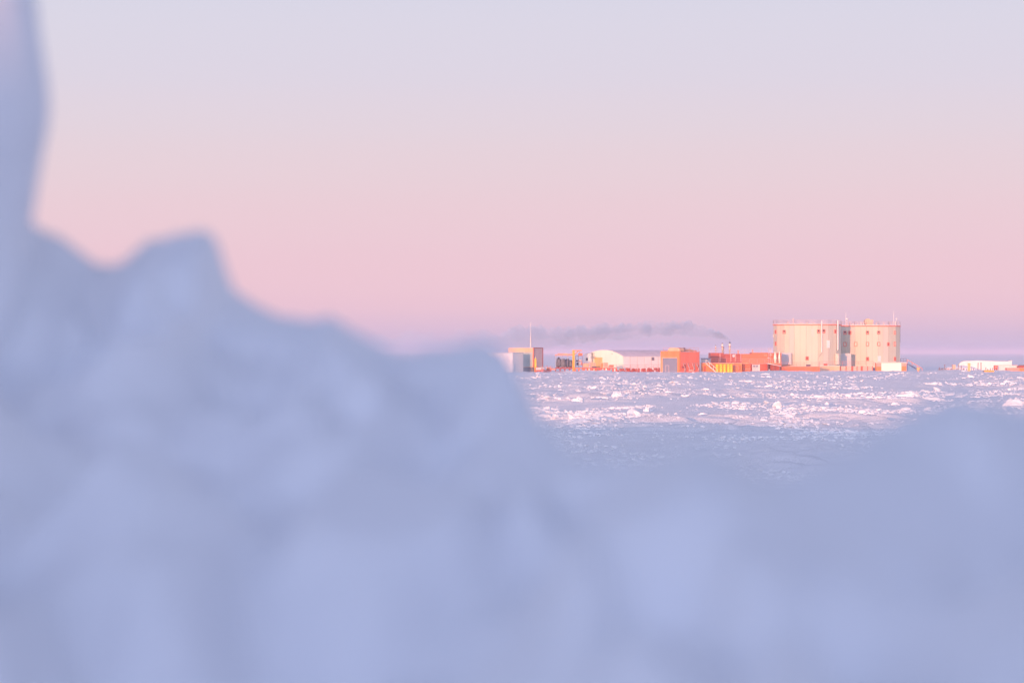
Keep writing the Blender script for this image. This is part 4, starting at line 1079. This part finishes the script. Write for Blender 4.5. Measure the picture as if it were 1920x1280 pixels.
# ------------------------------------------------------------------ exhaust plume
def plume():
    D = 791
    P = [(1369, 643.5, .12), (1367.5, 637.5, .28), (1361, 633.5, .5), (1352, 630.5, .7), (1340, 628, .95), (1325, 625, 1.25), (1305, 622, 1.5), (1283, 619.5, 1.75), (1262, 617.5, 1.9), (1240, 619, 1.7),
         (1215, 619, 1.9), (1190, 622.5, 1.75), (1160, 625.5, 1.9), (1125, 628, 2.0), (1090, 631, 2.2), (1050, 634, 2.4), (1005, 637, 2.6), (960, 641, 2.7), (915, 645, 2.9), (870, 649, 3.0), (800, 656, 3.2), (700, 664, 3.2)]
    P = np.array(P); s = np.linspace(0, len(P) - 1, 260); i = np.arange(len(P))
    px = np.interp(s, i, P[:, 0]); py = np.interp(s, i, P[:, 1]); rr = np.interp(s, i, P[:, 2])
    n = 40; V = []
    for k in range(len(s)):
        x, z = X(px[k], D), Z(py[k], D)
        k2, k1 = min(k + 1, len(s) - 1), max(k - 1, 0)
        d = np.array((X(px[k2], D) - X(px[k1], D), Z(py[k2], D) - Z(py[k1], D))); d /= np.linalg.norm(d)
        nx, nz2 = -d[1], d[0]
        if k < 6: nx, nz2 = 1, 0
        th = 2 * np.pi * np.arange(n) / n
        f = min(1, k / 60)
        up = np.clip(-np.sin(th) * np.sign(nz2) if False else np.sin(th) * (1 if nz2 > 0 else -1), -1, 1)
        bump = 1 + f * (.55 * perlin(s[k] * 1.1 + np.cos(th) * .3, np.sin(th) * 1.0 + 3, 130) + .34 * perlin(s[k] * 3.3, th * 1.1, 131) + .16 * perlin(s[k] * 7, th * 2.2, 132))
        bump = bump * np.where(up > 0, 1.12, .82)
        R = rr[k] * bump * 1.2
        for q in range(n):
            a_ = R[q] * math.sin(th[q]); b_ = R[q] * math.cos(th[q])
            V.append((x + nx * a_, D + b_ * 1.1, z + nz2 * a_))
    m = MB(); L_ = len(s)
    m.add([tuple(p) for p in V], [(k * n + q, k * n + (q + 1) % n, (k + 1) * n + (q + 1) % n, (k + 1) * n + q) for k in range(L_ - 1) for q in range(n)]
          + [tuple(range(n - 1, -1, -1)), tuple(range((L_ - 1) * n, L_ * n))], True)
    mt = bpy.data.materials.new('exhaust_smoke'); mt.use_nodes = True; nt = mt.node_tree
    nt.nodes.remove(nt.nodes['Principled BSDF'])
    pv = nt.nodes.new('ShaderNodeVolumePrincipled'); pv.inputs['Color'].default_value = (.68, .82, .98, 1); pv.inputs['Anisotropy'].default_value = 0
    tc = nt.nodes.new('ShaderNodeTexCoord'); nz = nt.nodes.new('ShaderNodeTexNoise'); nz.inputs['Scale'].default_value = .24; nz.inputs['Detail'].default_value = 5
    mp = nt.nodes.new('ShaderNodeMapRange'); mp.inputs['From Min'].default_value = .36; mp.inputs['From Max'].default_value = .6
    mp.inputs['To Min'].default_value = .13; mp.inputs['To Max'].default_value = .27
    nt.links.new(tc.outputs['Object'], nz.inputs['Vector']); nt.links.new(nz.outputs['Fac'], mp.inputs['Value'])
    sx = nt.nodes.new('ShaderNodeSeparateXYZ'); nt.links.new(tc.outputs['Object'], sx.inputs[0])
    m1 = nt.nodes.new('ShaderNodeMapRange'); m1.inputs['From Min'].default_value = 53; m1.inputs['From Max'].default_value = X(1369, D)
    m1.inputs['To Min'].default_value = 1; m1.inputs['To Max'].default_value = 3.5; nt.links.new(sx.outputs['X'], m1.inputs['Value'])
    m3 = nt.nodes.new('ShaderNodeMapRange'); m3.inputs['From Min'].default_value = X(840, D); m3.inputs['From Max'].default_value = X(1150, D)
    m3.inputs['To Min'].default_value = .15; nt.links.new(sx.outputs['X'], m3.inputs['Value'])
    k1 = nt.nodes.new('ShaderNodeMath'); k1.operation = 'MULTIPLY'; k2 = nt.nodes.new('ShaderNodeMath'); k2.operation = 'MULTIPLY'
    nt.links.new(m1.outputs[0], k1.inputs[0]); nt.links.new(m3.outputs[0], k1.inputs[1]); nt.links.new(k1.outputs[0], k2.inputs[0]); nt.links.new(mp.outputs[0], k2.inputs[1])
    nt.links.new(k2.outputs[0], pv.inputs['Density']); nt.links.new(pv.outputs[0], nt.nodes['Material Output'].inputs['Volume'])
    o = m.build('smoke_plume', mt)
    tag(o, 'blue-grey exhaust plume drifting left from the rightmost chimney', 'smoke')
plume()

# ------------------------------------------------------------------ cold hazy air
HAZE = .00015
hb = MB().box(W, -4000, 4000, -700, 46000, -1.6, 19.5)
hm = bpy.data.materials.new('cold_air'); hm.use_nodes = True; hn = hm.node_tree; hn.nodes.remove(hn.nodes['Principled BSDF'])
hv = hn.nodes.new('ShaderNodeVolumePrincipled'); hv.inputs['Color'].default_value = (.85, .79, .92, 1); hv.inputs['Density'].default_value = HAZE
hn.links.new(hv.outputs[0], hn.nodes['Material Output'].inputs['Volume'])
if HAZE: tag(hb.build('haze', hm), 'thin cold haze over the whole snow plain', 'haze', kind='stuff')
# ------------------------------------------------------------------ render settings
cy = scene.cycles
cy.use_denoising = True
cy.max_bounces = 8; cy.diffuse_bounces = 4; cy.glossy_bounces = 3; cy.volume_bounces = 1
cy.volume_step_rate = 1.0; cy.sample_clamp_indirect = 6
